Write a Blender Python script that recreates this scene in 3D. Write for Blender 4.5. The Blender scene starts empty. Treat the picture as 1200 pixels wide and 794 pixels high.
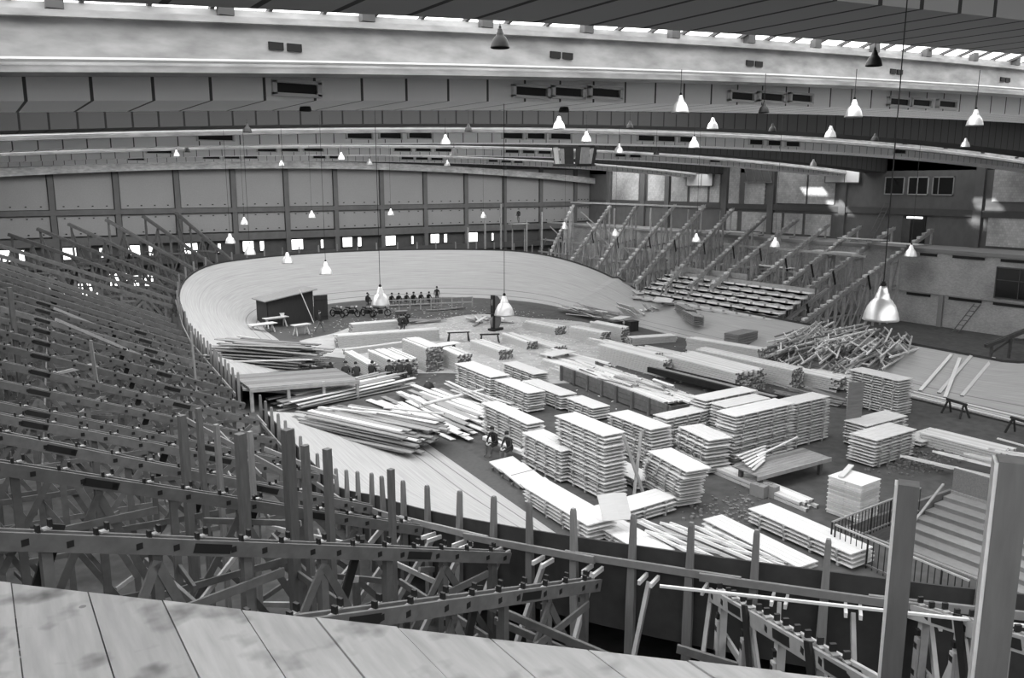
import bpy, math, random
from mathutils import Vector, Matrix, Euler
rnd = random.Random(11)
NW, OW, EW = 'new_wood', 'old_wood', 'batten'
COL = bpy.context.scene.collection
PI = math.pi
def rad(a): return a*PI/180

# ---------------------------------------------------------------- materials (grey scale: black and white film)
def new_mat(name):
    m = bpy.data.materials.new(name); m.use_nodes = True
    nt = m.node_tree; nt.nodes.clear()
    out = nt.nodes.new('ShaderNodeOutputMaterial')
    b = nt.nodes.new('ShaderNodeBsdfPrincipled')
    nt.links.new(b.outputs[0], out.inputs[0])
    return m, nt, b
def N(nt, t, **k):
    n = nt.nodes.new(t)
    for a, v in k.items(): setattr(n, a, v)
    return n
def math_node(nt, op, a, b):
    n = N(nt, 'ShaderNodeMath', operation=op)
    for i, v in enumerate((a, b)):
        if isinstance(v, (int, float)): n.inputs[i].default_value = v
        else: nt.links.new(v, n.inputs[i])
    return n.outputs[0]
def surface(name, v, var=.25, scale=(1, 1, 1), nscale=3.0, rand=.2, rough=.75, metal=0.0, detail=4, blotch=0.0, spec=.3):
    """grey surface: stretched noise grain, larger blotches, one tint per object"""
    m, nt, b = new_mat(name)
    tc = N(nt, 'ShaderNodeTexCoord'); mp = N(nt, 'ShaderNodeMapping')
    mp.inputs['Scale'].default_value = scale
    nt.links.new(tc.outputs['Object'], mp.inputs[0])
    nz = N(nt, 'ShaderNodeTexNoise'); nz.inputs['Scale'].default_value = nscale; nz.inputs['Detail'].default_value = detail
    nt.links.new(mp.outputs[0], nz.inputs['Vector'])
    g = math_node(nt, 'MULTIPLY_ADD', nz.outputs[0], var*2.4); g.node.inputs[2].default_value = 1-var*1.2
    val = math_node(nt, 'MULTIPLY', g, v)
    if blotch:
        n2 = N(nt, 'ShaderNodeTexNoise'); n2.inputs['Scale'].default_value = .45; n2.inputs['Detail'].default_value = 5
        nt.links.new(tc.outputs['Object'], n2.inputs['Vector'])
        g2 = math_node(nt, 'MULTIPLY_ADD', n2.outputs[0], blotch*2.4); g2.node.inputs[2].default_value = 1-blotch*1.2
        val = math_node(nt, 'MULTIPLY', val, g2)
    if rand:
        oi = N(nt, 'ShaderNodeObjectInfo')
        r = math_node(nt, 'MULTIPLY_ADD', oi.outputs['Random'], rand*2); r.node.inputs[2].default_value = 1-rand
        val = math_node(nt, 'MULTIPLY', val, r)
    cl = N(nt, 'ShaderNodeClamp'); nt.links.new(val, cl.inputs[0]); cl.inputs[1].default_value = .004; cl.inputs[2].default_value = 1.15
    nt.links.new(cl.outputs[0], b.inputs['Base Color'])
    b.inputs['Roughness'].default_value = rough; b.inputs['Metallic'].default_value = metal
    b.inputs['Specular IOR Level'].default_value = spec
    return m
def emit_mat(name, s):
    m = bpy.data.materials.new(name); m.use_nodes = True; nt = m.node_tree; nt.nodes.clear()
    out = nt.nodes.new('ShaderNodeOutputMaterial'); e = nt.nodes.new('ShaderNodeEmission')
    e.inputs[0].default_value = (1, 1, 1, 1); e.inputs[1].default_value = s
    nt.links.new(e.outputs[0], out.inputs[0]); return m
def brick_mat(name, v, mortar, sc, bw=.5, bh=.25, axis='x'):
    m, nt, b = new_mat(name)
    tc = N(nt, 'ShaderNodeTexCoord'); sx = N(nt, 'ShaderNodeSeparateXYZ'); cx = N(nt, 'ShaderNodeCombineXYZ')
    nt.links.new(tc.outputs['Object'], sx.inputs[0])
    nt.links.new(sx.outputs[1 if axis == 'x' else 0], cx.inputs[0]); nt.links.new(sx.outputs[2], cx.inputs[1])
    br = N(nt, 'ShaderNodeTexBrick'); br.inputs['Scale'].default_value = sc
    br.inputs['Color1'].default_value = (v, v, v, 1); br.inputs['Color2'].default_value = (v*.78, v*.78, v*.78, 1)
    br.inputs['Mortar'].default_value = (mortar,)*3+(1,); br.inputs['Mortar Size'].default_value = .012
    br.inputs['Brick Width'].default_value = bw; br.inputs['Row Height'].default_value = bh
    nt.links.new(cx.outputs[0], br.inputs['Vector'])
    nz = N(nt, 'ShaderNodeTexNoise'); nz.inputs['Scale'].default_value = .35; nz.inputs['Detail'].default_value = 5
    nt.links.new(tc.outputs['Object'], nz.inputs['Vector'])
    mx = N(nt, 'ShaderNodeMixRGB', blend_type='MULTIPLY'); mx.inputs[0].default_value = .8
    rp = N(nt, 'ShaderNodeValToRGB'); rp.color_ramp.elements[0].color = (.45, .45, .45, 1); rp.color_ramp.elements[0].position = .3
    rp.color_ramp.elements[1].position = .65
    nt.links.new(nz.outputs[0], rp.inputs[0])
    nt.links.new(br.outputs[0], mx.inputs[1]); nt.links.new(rp.outputs[0], mx.inputs[2])
    nt.links.new(mx.outputs[0], b.inputs['Base Color']); b.inputs['Roughness'].default_value = .9
    return m

M = {}
M['new_wood'] = surface('new_pale_timber', .62, .12, (.5, 6, 6), 3, .18)
M['panel_wood'] = surface('pale_boarded_panel', .60, .08, (.6, 10, 4), 2.5, .07)
M['batten'] = surface('shaded_batten', .27, .1, (2, 2, 2), 3, .15)  # darkened to put the shade of the stack gaps into the battens
M['end_grain_shaded'] = surface('end_grain_shaded', .20, .35, (1, 1, 1), 9, .35)  # end grain, darkened further for the shade on the beam ends
M['end_wood'] = surface('timber_packed', .52, .35, (.4, 9, 9), 3, .1)
M['old_wood'] = surface('weathered_plank', .20, .35, (.6, 6, 6), 3, .3)
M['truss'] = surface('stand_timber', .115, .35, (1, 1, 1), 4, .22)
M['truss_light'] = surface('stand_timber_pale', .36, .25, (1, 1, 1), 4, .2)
M['post'] = surface('post_timber', .21, .25, (6, 6, .8), 3, .25)
M['post_dark'] = surface('post_timber_dark', .12, .25, (6, 6, .8), 3, .15)
M['rail'] = surface('rail_timber', .23, .15, (1, 1, 1), 5, .2)
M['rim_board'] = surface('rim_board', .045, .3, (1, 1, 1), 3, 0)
M['iron'] = surface('dark_iron', .018, .2, (1, 1, 1), 8, .1, .5)
M['steel'] = surface('grey_steel', .2, .15, (1, 1, 1), 5, .1, .45, .3)
M['alu'] = surface('spun_aluminium', .72, .08, (1, 1, 5), 9, .05, .40, .7)
M['black'] = surface('black_paint', .02, .1, (1, 1, 1), 5, 0, .5)
M['white_paint'] = surface('white_paint', .8, .03, (1, 1, 1), 5, 0, .5)
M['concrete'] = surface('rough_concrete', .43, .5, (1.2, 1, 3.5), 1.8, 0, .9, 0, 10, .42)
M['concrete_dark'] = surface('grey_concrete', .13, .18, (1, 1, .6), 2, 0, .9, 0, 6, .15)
M['frame_dark'] = surface('wall_frame', .085, .15, (1, 1, 1), 2, 0, .9)
M['wall_panel'] = surface('acoustic_panel', .29, .10, (1, 1, 1), 9, 0, .95, 0, 3, .06)
M['stone'] = surface('dirt_floor', .075, .45, (1, 1, 1), 2.2, 0, .95, 0, 9, .35)
M['asphalt'] = surface('asphalt_strip', .08, .2, (1, 1, 1), 6, 0, .95)
M['shaving'] = surface('wood_shavings', .62, .2, (1, 1, 1), 4, 0, .95)
M['ledge'] = surface('gallery_edge', .26, .15, (1, .3, 1), 2, 0, .9)
M['roof_back'] = surface('roof_underside', .15, .1, (1, 1, 1), 2, 0, .9)
M['pipe'] = surface('pale_pipe', .62, .08, (1, 1, 1), 3, 0, .5)
M['tar'] = surface('tarred_boards', .035, .3, (6, 6, .4), 3, 0, .8)
M['cloth_dark'] = surface('dark_cloth', .03, .25, (1, 1, 1), 9, .3, .95)
M['cloth_grey'] = surface('grey_cloth', .13, .25, (1, 1, 1), 9, .3, .95)
M['skin'] = surface('skin', .42, .08, (1, 1, 1), 8, .1, .6)
M['hair'] = surface('dark_hair', .02, .2, (1, 1, 1), 9, .2, .8)
M['glow'] = emit_mat('daylight_pane', 1.0)
M['sky_glow'] = emit_mat('skylight_glazing', 1.0)
M['roof_fill'] = emit_mat('rooflight_fill', 1.0); M['roof_fill_strong'] = emit_mat('rooflight_fill_strong', 1.0); M['roof_fill_mid'] = emit_mat('rooflight_fill_mid', 2.6)  # roof emitters added out of view, strengths tuned by zone
M['brick'] = brick_mat('pale_brickwork', .52, .3, 3.4)
M['block'] = brick_mat('hollow_tile_panel', .62, .32, 2.2, .5, .5)
M['dark_glass'] = surface('dark_glass', .015, .05, (1, 1, 1), 2, 0, .15, 0, 2, 0, .5)

# ceiling boxes: grey boards with dark joints every 1.45 m along the hall width
def ceiling_mat(name, v, joint, period=.73):
    m, nt, b = new_mat(name)
    tc = N(nt, 'ShaderNodeTexCoord'); sx = N(nt, 'ShaderNodeSeparateXYZ'); nt.links.new(tc.outputs['Object'], sx.inputs[0])
    f = math_node(nt, 'DIVIDE', sx.outputs[0], period); f = math_node(nt, 'FRACT', f, 0)
    lt = math_node(nt, 'LESS_THAN', f, joint/period)
    k = math_node(nt, 'MULTIPLY_ADD', lt, -.9*v); k.node.inputs[2].default_value = v
    nt.links.new(k, b.inputs['Base Color']); b.inputs['Roughness'].default_value = .9
    return m

# ---------------------------------------------------------------- mesh helpers
class MB:
    def __init__(s): s.v = []; s.f = []; s.m = []
    def quad(s, a, b, c, d, mi=0):
        n = len(s.v); s.v += [tuple(a), tuple(b), tuple(c), tuple(d)]; s.f.append((n, n+1, n+2, n+3)); s.m.append(mi)
    def hexa(s, p, mi=0):
        n = len(s.v); s.v += [tuple(q) for q in p]
        for f in ((0, 3, 2, 1), (4, 5, 6, 7), (0, 1, 5, 4), (1, 2, 6, 5), (2, 3, 7, 6), (3, 0, 4, 7)):
            s.f.append(tuple(n+i for i in f)); s.m.append(mi)
    def box(s, c, d, mi=0, rz=0):
        x, y, z = d[0]/2, d[1]/2, d[2]/2; ca, sa = math.cos(rz), math.sin(rz)
        pts = []
        for zz in (-z, z):
            for xx, yy in ((-x, -y), (x, -y), (x, y), (-x, y)):
                pts.append((c[0]+xx*ca-yy*sa, c[1]+xx*sa+yy*ca, c[2]+zz))
        s.hexa(pts, mi)
    def beam(s, p, q, w, h, up=(0, 0, 1), mi=0, w2=None, h2=None):
        p = Vector(p); q = Vector(q); d = (q-p).normalized(); u = Vector(up)
        sd = d.cross(u)
        if sd.length < 1e-4: sd = d.cross(Vector((1, 0, 0)))
        sd.normalize(); u = sd.cross(d).normalized()
        w2 = w if w2 is None else w2; h2 = h if h2 is None else h2
        pts = []
        for c, ww, hh in ((p, w/2, h/2), (q, w2/2, h2/2)):
            pts += [c-sd*ww-u*hh, c+sd*ww-u*hh, c+sd*ww+u*hh, c-sd*ww+u*hh]
        s.hexa(pts, mi)
    def tube(s, p, q, r, n=8, r2=None, mi=0, caps=True):
        p = Vector(p); q = Vector(q); d = (q-p).normalized(); r2 = r if r2 is None else r2
        a = d.cross(Vector((0, 0, 1)))
        if a.length < 1e-4: a = Vector((1, 0, 0))
        a.normalize(); b = d.cross(a); i0 = len(s.v)
        for c, rr in ((p, r), (q, r2)):
            for k in range(n):
                t = 2*PI*k/n; s.v.append(tuple(c+a*rr*math.cos(t)+b*rr*math.sin(t)))
        for k in range(n):
            j = (k+1) % n; s.f.append((i0+k, i0+j, i0+n+j, i0+n+k)); s.m.append(mi)
        if caps:
            s.f.append(tuple(i0+k for k in range(n))[::-1]); s.m.append(mi); s.f.append(tuple(i0+n+k for k in range(n))); s.m.append(mi)
    def lathe(s, prof, n=20, mi=0, c=(0, 0, 0)):
        i0 = len(s.v)
        for r, z in prof:
            for k in range(n):
                t = 2*PI*k/n; s.v.append((c[0]+r*math.cos(t), c[1]+r*math.sin(t), c[2]+z))
        for i in range(len(prof)-1):
            for k in range(n):
                j = (k+1) % n; s.f.append((i0+i*n+k, i0+i*n+j, i0+(i+1)*n+j, i0+(i+1)*n+k)); s.m.append(mi)
    def grid(s, rows, mi=0, close=False):
        i0 = len(s.v); n = len(rows[0])
        for r in rows: s.v += [tuple(p) for p in r]
        for i in range(len(rows)-1):
            for k in range(n if close else n-1):
                j = (k+1) % n; s.f.append((i0+i*n+k, i0+i*n+j, i0+(i+1)*n+j, i0+(i+1)*n+k)); s.m.append(mi)
    def mesh(s, name, mats, smooth=False):
        me = bpy.data.meshes.new(name); me.from_pydata(s.v, [], s.f)
        for m in (mats if isinstance(mats, (list, tuple)) else [mats]): me.materials.append(M[m] if isinstance(m, str) else m)
        for p, mi in zip(me.polygons, s.m): p.material_index = mi
        if smooth:
            for p in me.polygons: p.use_smooth = True
        me.update(); return me
    def obj(s, name, mats, parent=None, smooth=False):
        return link(name, s.mesh(name, mats, smooth), parent)
def link(name, data, parent=None):
    o = bpy.data.objects.new(name, data); COL.objects.link(o)
    if parent: o.parent = parent
    return o
def tag(o, label=None, cat=None, group=None, kind=None):
    if label: o['label'] = label
    if cat: o['category'] = cat
    if group: o['group'] = group
    if kind: o['kind'] = kind
    elif label and 'kind' not in o: o['kind'] = 'thing'
    return o
def root(name, loc=(0, 0, 0), rz=0, **k):
    o = bpy.data.objects.new(name, None); COL.objects.link(o); o.location = loc; o.rotation_euler = (0, 0, rz); o.empty_display_size = .1
    return tag(o, **k)
def struct(o): o['kind'] = 'structure'; return o
def clone(o, **k):
    r = o.copy(); COL.objects.link(r)
    for c in o.children:
        d = c.copy(); COL.objects.link(d); d.parent = r
        for g in c.children:
            e = g.copy(); COL.objects.link(e); e.parent = d
    return tag(r, **k)
ORD = 'first second third fourth fifth sixth seventh eighth ninth tenth eleventh twelfth'.split()
def ordn(i):
    if i <= 12: return ORD[i-1]
    return f"{i}{'th' if 10 <= i % 100 <= 20 else {1: 'st', 2: 'nd', 3: 'rd'}.get(i % 10, 'th')}"

# ---------------------------------------------------------------- camera (eye 12 m above the infield, hall runs along +y)
YAW, PITCH, EYE = 33.0, 10.687, 12.0
cd = bpy.data.cameras.new('camera'); cam = bpy.data.objects.new('camera', cd); COL.objects.link(cam)
cam.location = (0, 0, EYE); cam.rotation_euler = (rad(90-PITCH), 0, rad(-YAW))
cd.sensor_width = 36; cd.lens = 975/1200*36; cd.clip_start = .05; cd.clip_end = 400
bpy.context.scene.camera = cam

# ---------------------------------------------------------------- room shell
XL, XR, XG, YB, YF = -9.5, 68.0, 72.5, 92.0, -16.0
KG, KB = XG/62.5, XR/60.0
gy = lambda y: y*KG
gz = lambda z: 12-(12-z)*KG
hy = lambda y: y*KB
hz_ = lambda z: 12-(12-z)*KB
HX0, HX1, HY0, HY1 = 25.0, 31.5, 10.5, 16.7     # stairwell opening
b = MB()
for x0_, x1_, y0_, y1_ in ((XL, HX0, YF, YB), (HX1, XG+1, YF, YB), (HX0, HX1, YF, HY0), (HX0, HX1, HY1, YB)): b.quad((x0_, y0_, 0), (x1_, y0_, 0), (x1_, y1_, 0), (x0_, y1_, 0))
fl = b.obj('floor', 'stone'); struct(fl)
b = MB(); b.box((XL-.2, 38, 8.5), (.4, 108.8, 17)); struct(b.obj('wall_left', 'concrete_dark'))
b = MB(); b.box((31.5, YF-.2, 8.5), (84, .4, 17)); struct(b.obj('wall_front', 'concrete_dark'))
# right wall: brick front under the gallery edge, upper wall behind it
b = MB(); b.box((XR+.15, 38, 3.1), (.3, 108, 6.2)); struct(b.obj('wall_right_lower', 'brick'))
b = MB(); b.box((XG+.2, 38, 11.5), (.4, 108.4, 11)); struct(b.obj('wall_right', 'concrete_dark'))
b = MB(); b.box((70.2, 38, 6.3), (4.6, 108, .3)); struct(b.obj('trim_1', 'ledge'))
# panels of the right upper wall
k = 2
def right_panel(y0, y1, z0, z1, m, th=.12):
    global k
    y0, y1, z0, z1 = gy(y0), min(91.7, gy(y1)), max(6.45, gz(z0)), gz(z1)
    b = MB(); b.box((XG-th/2, (y0+y1)/2, (z0+z1)/2), (th, y1-y0, z1-z0)); o = struct(b.obj('trim_%d' % k, m)); k += 1
    return o
for y0, y1, z0, z1 in [(63, 65.4, 10, 13.4), (60.2, 62.6, 10, 13.4), (58.6, 59.9, 10, 13.4), (56.1, 57.4, 9.9, 13.6), (53, 55.4, 9.9, 13.6),
                       (48.4, 51.6, 10.1, 14.0), (45.5, 48.2, 10.1, 14.0), (50.9, 55.6, 7.4, 9.2), (48.6, 50.6, 7.4, 9.2), (45.7, 48.3, 7.4, 9.2),
                       (26, 32.3, 10.6, 14.2), (20, 32.4, 7.4, 9.5), (56.2, 58.4, 7.4, 9.2), (66.4, 69, 10, 13.2), (70.5, 75, 10, 13.2)]:
    right_panel(y0, y1, z0, z1, 'block')
for y in (33.2, 44.6, 52.2, 57.9, 65.9, 69.7, 75.6):
    right_panel(y-.32, y+.32, 7.2, 14.5, 'concrete_dark', .3)
right_panel(20, 79, 9.45, 9.95, 'frame_dark', .2)
# three dark windows, the door and the big lower window of the right wall
def window(n, x, y0, y1, z0, z1, pane, frame='steel', bars=(), depth=.1):
    fy, fz = (hy, hz_) if abs(x-XR) < .01 else (gy, gz)
    y0, y1, z0, z1 = fy(y0), fy(y1), fz(z0), fz(z1); bars = [(t[0], fz(t[1]) if t[0] == 'h' else fy(t[1])) for t in bars]
    f = MB(); w = .09
    for a, bb, c, d in ((y0, y1, z0, z0+w), (y0, y1, z1-w, z1), (y0, y0+w, z0, z1), (y1-w, y1, z0, z1)):
        f.box((x-depth/2, (a+bb)/2, (c+d)/2), (depth, bb-a, d-c))
    for t in bars:
        if t[0] == 'h': f.box((x-depth/2, (y0+y1)/2, t[1]), (depth, y1-y0, .06))
        else: f.box((x-depth/2, t[1], (z0+z1)/2), (depth, .06, z1-z0))
    o = struct(f.obj('window_%d' % n, frame))
    p = MB(); p.box((x-.03, (y0+y1)/2, (z0+z1)/2), (.04, y1-y0-.1, z1-z0-.1)); p.obj('pane', pane, o)
    return o
window(1, XG, 39.2, 40.9, 11, 12.4, 'dark_glass', 'truss_light')
window(2, XG, 37.2, 38.9, 11, 12.4, 'dark_glass', 'truss_light', (('v', 38.1),))
window(3, XG, 35.2, 36.9, 11, 12.4, 'dark_glass', 'truss_light', (('v', 36.4),))
window(4, XR, 26.4, 30.2, 4.0, 6.2, 'dark_glass', 'frame_dark', (('h', 5.3), ('v', 28.6)))
b = MB(); b.box((XG-.06, gy(38.1), gz(8.3)), (.12, 2.2, 2.5)); d1 = struct(b.obj('door_1', 'iron'))
b = MB(); b.box((XG-.16, gy(38.05), gz(9.25)), (.08, 1.5, .15)); b.obj('lit_transom', 'glow', d1)
b = MB(); b.box((XG-.16, gy(38.7), gz(8.25)), (.06, .8, 2.2)); b.obj('door_leaf', 'frame_dark', d1)
# bright hanging window boxes high on the right wall
for n, (y0, y1, z0, z1) in enumerate([(59.3, 63.0, 11.55, 12.85), (43.0, 46.4, 11.9, 13.2)]):
    o = window(5+n, XG-.35, y0, y1, z0, z1, 'white_paint', 'steel', (('v', y0+(y1-y0)*.42),))
    s = MB()
    for j in range(4):
        yy = gy(y0)+.25+j*(gy(y1)-gy(y0)-.5)/3
        s.tube((XG-.4, yy, gz(z1)), (XG-.7, yy+.5, gz(z1)+.9), .035, 6)
    s.obj('hanger', 'steel', o)
b = MB(); b.box((XG-.3, gy(53.6), gz(12.7)), (.3, 3.6, 1.6)); o = struct(b.obj('window_7', 'concrete_dark'))
f = MB()
for a in range(4): f.beam((XG-.5, gy(52)+a*1.05, gz(12)), (XG-.5, gy(52.7)+a*1.05, gz(13.6)), .07, .07)
f.box((XG-.5, gy(53.6), gz(11.95)), (.08, 3.8, .1)); f.obj('frame', 'steel', o)
# dark ventilation slots in the brickwork and the lower string course
for i, (y0, y1, z) in enumerate([(34.6, 35.9, 6.72), (31.1, 33.4, 6.72), (27.6, 30.0, 6.72), (34.8, 36.7, 3.62), (31.0, 33.4, 3.62), (27.2, 30.2, 3.62)]):
    y0, y1, z = hy(y0), hy(y1), min(hz_(z), 5.95)
    b = MB(); b.box((XR-.02, (y0+y1)/2, z), (.08, y1-y0, .24)); o = b.obj('vent_slot', 'iron')
    b = MB(); b.box((XR-.05, (y0+y1)/2, z+.14), (.14, y1-y0+.1, .05)); b.obj('lintel', 'ledge', o)
    tag(o, 'dark ventilation slot in the brick wall, %s of the %s row from the door side' % (ordn(i % 3+1), 'upper' if i < 3 else 'lower'), 'vent', 'slots in the brick wall')
b = MB(); b.box((XR-.06, 45, hz_(3.78)), (.12, 68, .06)); struct(b.obj('trim_90', 'ledge'))
b = MB(); b.box((XR-.15, hy(33.9), 1.35), (.12, .4, 2.7))
o = tag(b.obj('loose_board', 'old_wood'), 'upright grey board propped against the brick wall behind the big lamp', 'board')
o.rotation_euler = (0, 0, 0)

# back wall: frame of dark columns and bands, light acoustic panels, window row
b = MB(); b.box((31.5, YB+.3, 8.5), (84, .5, 17)); struct(b.obj('wall_back', 'frame_dark'))
cols = [-4.42+5.72*i for i in range(15)]
k = 40
for i in range(14):
    x0, x1 = cols[i]+.33, cols[i+1]-.33
    x1 = min(x1, 72.4)
    if x1-x0 < 1: continue
    for z0, z1 in ((9.35, 13.6), (6.75, 8.75)):
        b = MB(); b.box(((x0+x1)/2, YB-.02, (z0+z1)/2), (x1-x0, .16, z1-z0))
        nb = 4
        o = struct(b.obj('trim_%d' % k, 'wall_panel')); k += 1
        d = MB()
        for j in range(nb):
            xx = x0+(j+.5)*(x1-x0)/nb
            if z0 > 9: d.box((xx, YB-.12, z0+.3), (.16, .06, .1))
            else:
                d.box((xx, YB-.12, z0+.25), (.16, .06, .1)); d.box((xx, YB-.12, z1-.25), (.16, .06, .1))
        d.obj('fixing', 'iron', o)
for i, x in enumerate(cols[:-1]):
    b = MB(); b.box((x, YB-.1, 7), (.5, .4, 14)); struct(b.obj('trim_%d' % k, 'concrete_dark')); k += 1
for z, h in ((9.05, .5), (6.2, .75)):
    b = MB(); b.box((31.5, YB-.16, z), (82, .3, h)); struct(b.obj('trim_%d' % k, 'concrete_dark')); k += 1
b = MB(); b.box((31.5, YB-.3, 4.0), (82, .3, .7)); struct(b.obj('trim_%d' % k, 'frame_dark')); k += 1
wn = 10
for i in range(1, 11):
    x0 = cols[i]
    for dx, w, z0, z1 in ((1.25, 1.15, 4.6, 5.65), (2.75, .42, 4.6, 5.6)) if i % 2 else ((1.0, 1.3, 4.55, 5.65), (3.9, .3, 4.6, 5.5)):
        f = MB(); zc = (z0+z1)/2
        for a, c, dd in ((x0+dx, zc, None),):
            f.box((a, YB-.08, z0-.05), (w+.2, .16, .1)); f.box((a, YB-.08, z1+.05), (w+.2, .16, .1))
            f.box((a-w/2-.05, YB-.08, zc), (.1, .16, z1-z0)); f.box((a+w/2+.05, YB-.08, zc), (.1, .16, z1-z0))
        o = struct(f.obj('window_%d' % wn, 'frame_dark')); wn += 1
        p = MB(); p.box((x0+dx, YB-.02, zc), (w, .05, z1-z0)); p.obj('pane', 'glow', o)
# lower left openings seen through the stand timbers
for x, z in ((6.5, 1.6), (9.5, 1.5), (12.4, 2.3), (14.6, 2.0)):
    f = MB(); f.box((x, YB-.08, z-.65), (1.9, .16, .1)); f.box((x, YB-.08, z+.65), (1.9, .16, .1)); f.box((x, YB-.08, z), (.1, .16, 1.3))
    o = struct(f.obj('window_%d' % wn, 'frame_dark')); wn += 1
    p = MB(); p.box((x, YB-.02, z), (1.8, .05, 1.2)); p.obj('pane', 'glow', o)

# ---------------------------------------------------------------- roof: arched girders, ceiling boxes, skylights
def zb(x, c, kk): return c-kk*(x-33)**2
XS = [XL+(XG-XL)*i/36 for i in range(37)]
def sweep(name, mat, y0, y1, f0, f1, xs=XS, close=True):
    """a body from y0 to y1 whose underside is f0(x) and whose top is f1(x)"""
    b = MB(); rows = []
    for x in xs: rows.append([(x, y0, f0(x)), (x, y1, f0(x)), (x, y1, f1(x)), (x, y0, f1(x))])
    b.grid(rows, close=True)
    b.quad(*rows[0]); b.quad(*rows[-1][::-1])
    return struct(b.obj(name, mat))
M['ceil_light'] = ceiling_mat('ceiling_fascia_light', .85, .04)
M['ceil_step_shade'] = ceiling_mat('ceiling_step_dark', .05, .06)  # near-black tone stands in for the shade on the stepped boxes
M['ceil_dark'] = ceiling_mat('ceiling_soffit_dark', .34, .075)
gb = lambda x: zb(x, 14.3, .001)
gt = lambda x: zb(x, 15.08, .001)
s1 = lambda x: zb(x, 13.85, .00085)
s2 = lambda x: zb(x, 14.4, .001)
def fill_rooflight(n, y0, y1, dz, mats, vents=()):
    """flat glazing added out of view to light the hall, strength set per zone; vents: (x0, x1, y0, y1) gaps placed to throw sun patches on the right wall"""
    o = None
    for i, (xa, xb) in enumerate(((XL, 1.5), (1.5, 27.0), (27.0, XG))):
        xs = sorted(set([xa+(xb-xa)*j/12 for j in range(13)]+[v for w in vents for v in w[:2] if xa < v < xb])); ys = sorted(set([y0, y1]+[v for w in vents for v in w[2:]]))
        b = MB()
        for x0_, x1_ in zip(xs, xs[1:]):
            for y0_, y1_ in zip(ys, ys[1:]):
                if any(w[0]-.01 <= x0_ and x1_ <= w[1]+.01 and w[2]-.01 <= y0_ and y1_ <= w[3]+.01 for w in vents): continue
                b.quad((x0_, y0_, gt(x0_)+dz), (x1_, y0_, gt(x1_)+dz), (x1_, y1_, gt(x1_)+dz), (x0_, y1_, gt(x0_)+dz))
        q = struct(b.obj('skylight_%d' % (n+10*i), mats[i]))  # unseen emitter added as fill light for the hall
        o = o or q
    return o
ci = 1
BAYS = [12, 32, 52, 72]
for bi, y in enumerate(BAYS):
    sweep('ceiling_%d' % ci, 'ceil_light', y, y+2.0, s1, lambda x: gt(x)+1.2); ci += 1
    if bi < 3: sweep('ceiling_%d' % ci, 'ceil_step_shade', y+15.4, y+17.7, s2, lambda x: gt(x)+1.2); ci += 1
    # girder in front of the light box, with ledge, stubs and pipe
    sweep('ceiling_girder', 'concrete', y-.5, y-.12, gb, gt)
    sweep('girder_ledge', 'concrete', y-.62, y-.46, lambda x: gb(x)+.60, lambda x: gb(x)+.68)
    sweep('girder_flange', 'concrete', y-.62, y-.1, lambda x: gb(x)-.02, lambda x: gb(x)+.06)
    b = MB()
    for i in range(len(XS)-1):
        b.tube((XS[i], y-.64, gb(XS[i])+.12), (XS[i+1], y-.64, gb(XS[i+1])+.12), .03, 6, caps=False)
    struct(b.obj('girder_pipe', 'pipe'))
    b = MB()
    for i in range(-1, 34):
        x = i*1.95+1.1; b.box((x, y-.56, gb(x)+.79), (.19, .14, .2))
    struct(b.obj('girder_bracket', 'concrete_dark'))
    b = MB()
    for i in range(14):
        x = 3.7+i*4.6
        for e in (0, .25): b.box((x+e, y-.5, gb(x)+.34), (.2, .06, .1))
    struct(b.obj('girder_opening', 'iron'))
    # skylight glazing rising from the girder top towards the viewer
    b = MB(); rows = [[(x, y-.3, gt(x)+.0), (x, y-4.3, gt(x)+1.25)] for x in XS]; b.grid(rows)
    o = struct(b.obj('skylight_%d' % (bi+1), 'sky_glow'))
    b = MB()
    for i in range(90):
        x = XL+.4+i*.75; b.beam((x, y-.32, gt(x)-.03), (x, y-4.3, gt(x)+1.2), .05, .06)
    b.obj('glazing_bar', 'frame_dark', o)
    # roof slab over the bay
    sweep('roof_slab', 'roof_back', y-12 if bi == 0 else y-4.5, y-4.3 if bi == 0 else y-4.3, lambda x: gt(x)+1.2, lambda x: gt(x)+1.6)
    ye = y+15.4 if bi < 3 else 88.0
    sweep('roof_slab', 'roof_back', y, y+3.5, lambda x: gt(x)+1.2, lambda x: gt(x)+1.6)
    sweep('roof_slab', 'roof_back', ye-1.5, ye+.1 if bi == 3 else ye+.6, lambda x: gt(x)+1.2, lambda x: gt(x)+1.6)
    o = fill_rooflight(bi+5, y+3.5, ye-1.5, 1.4, ('roof_fill', 'roof_fill_mid', 'roof_fill_mid') if bi == 3 else ('roof_fill_mid', 'roof_fill_strong', 'roof_fill'), {1: ((60.2, 62.2, 41.5, 43.5), (57, 58.6, 44, 45.2)), 2: ((58.5, 61.5, 56.2, 58.4), (62.6, 64.2, 57.6, 60.4))}.get(bi, ()))  # gaps in this added glazing are placed so sunbeams reach the right wall
    b = MB()
    for i in range(36):
        x = XL+1+i*2.0; b.beam((x, y+3.5, gt(x)+1.33), (x, ye-1.5, gt(x)+1.33), .08, .1)
    b.obj('glazing_bar', 'frame_dark', o)
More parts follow.
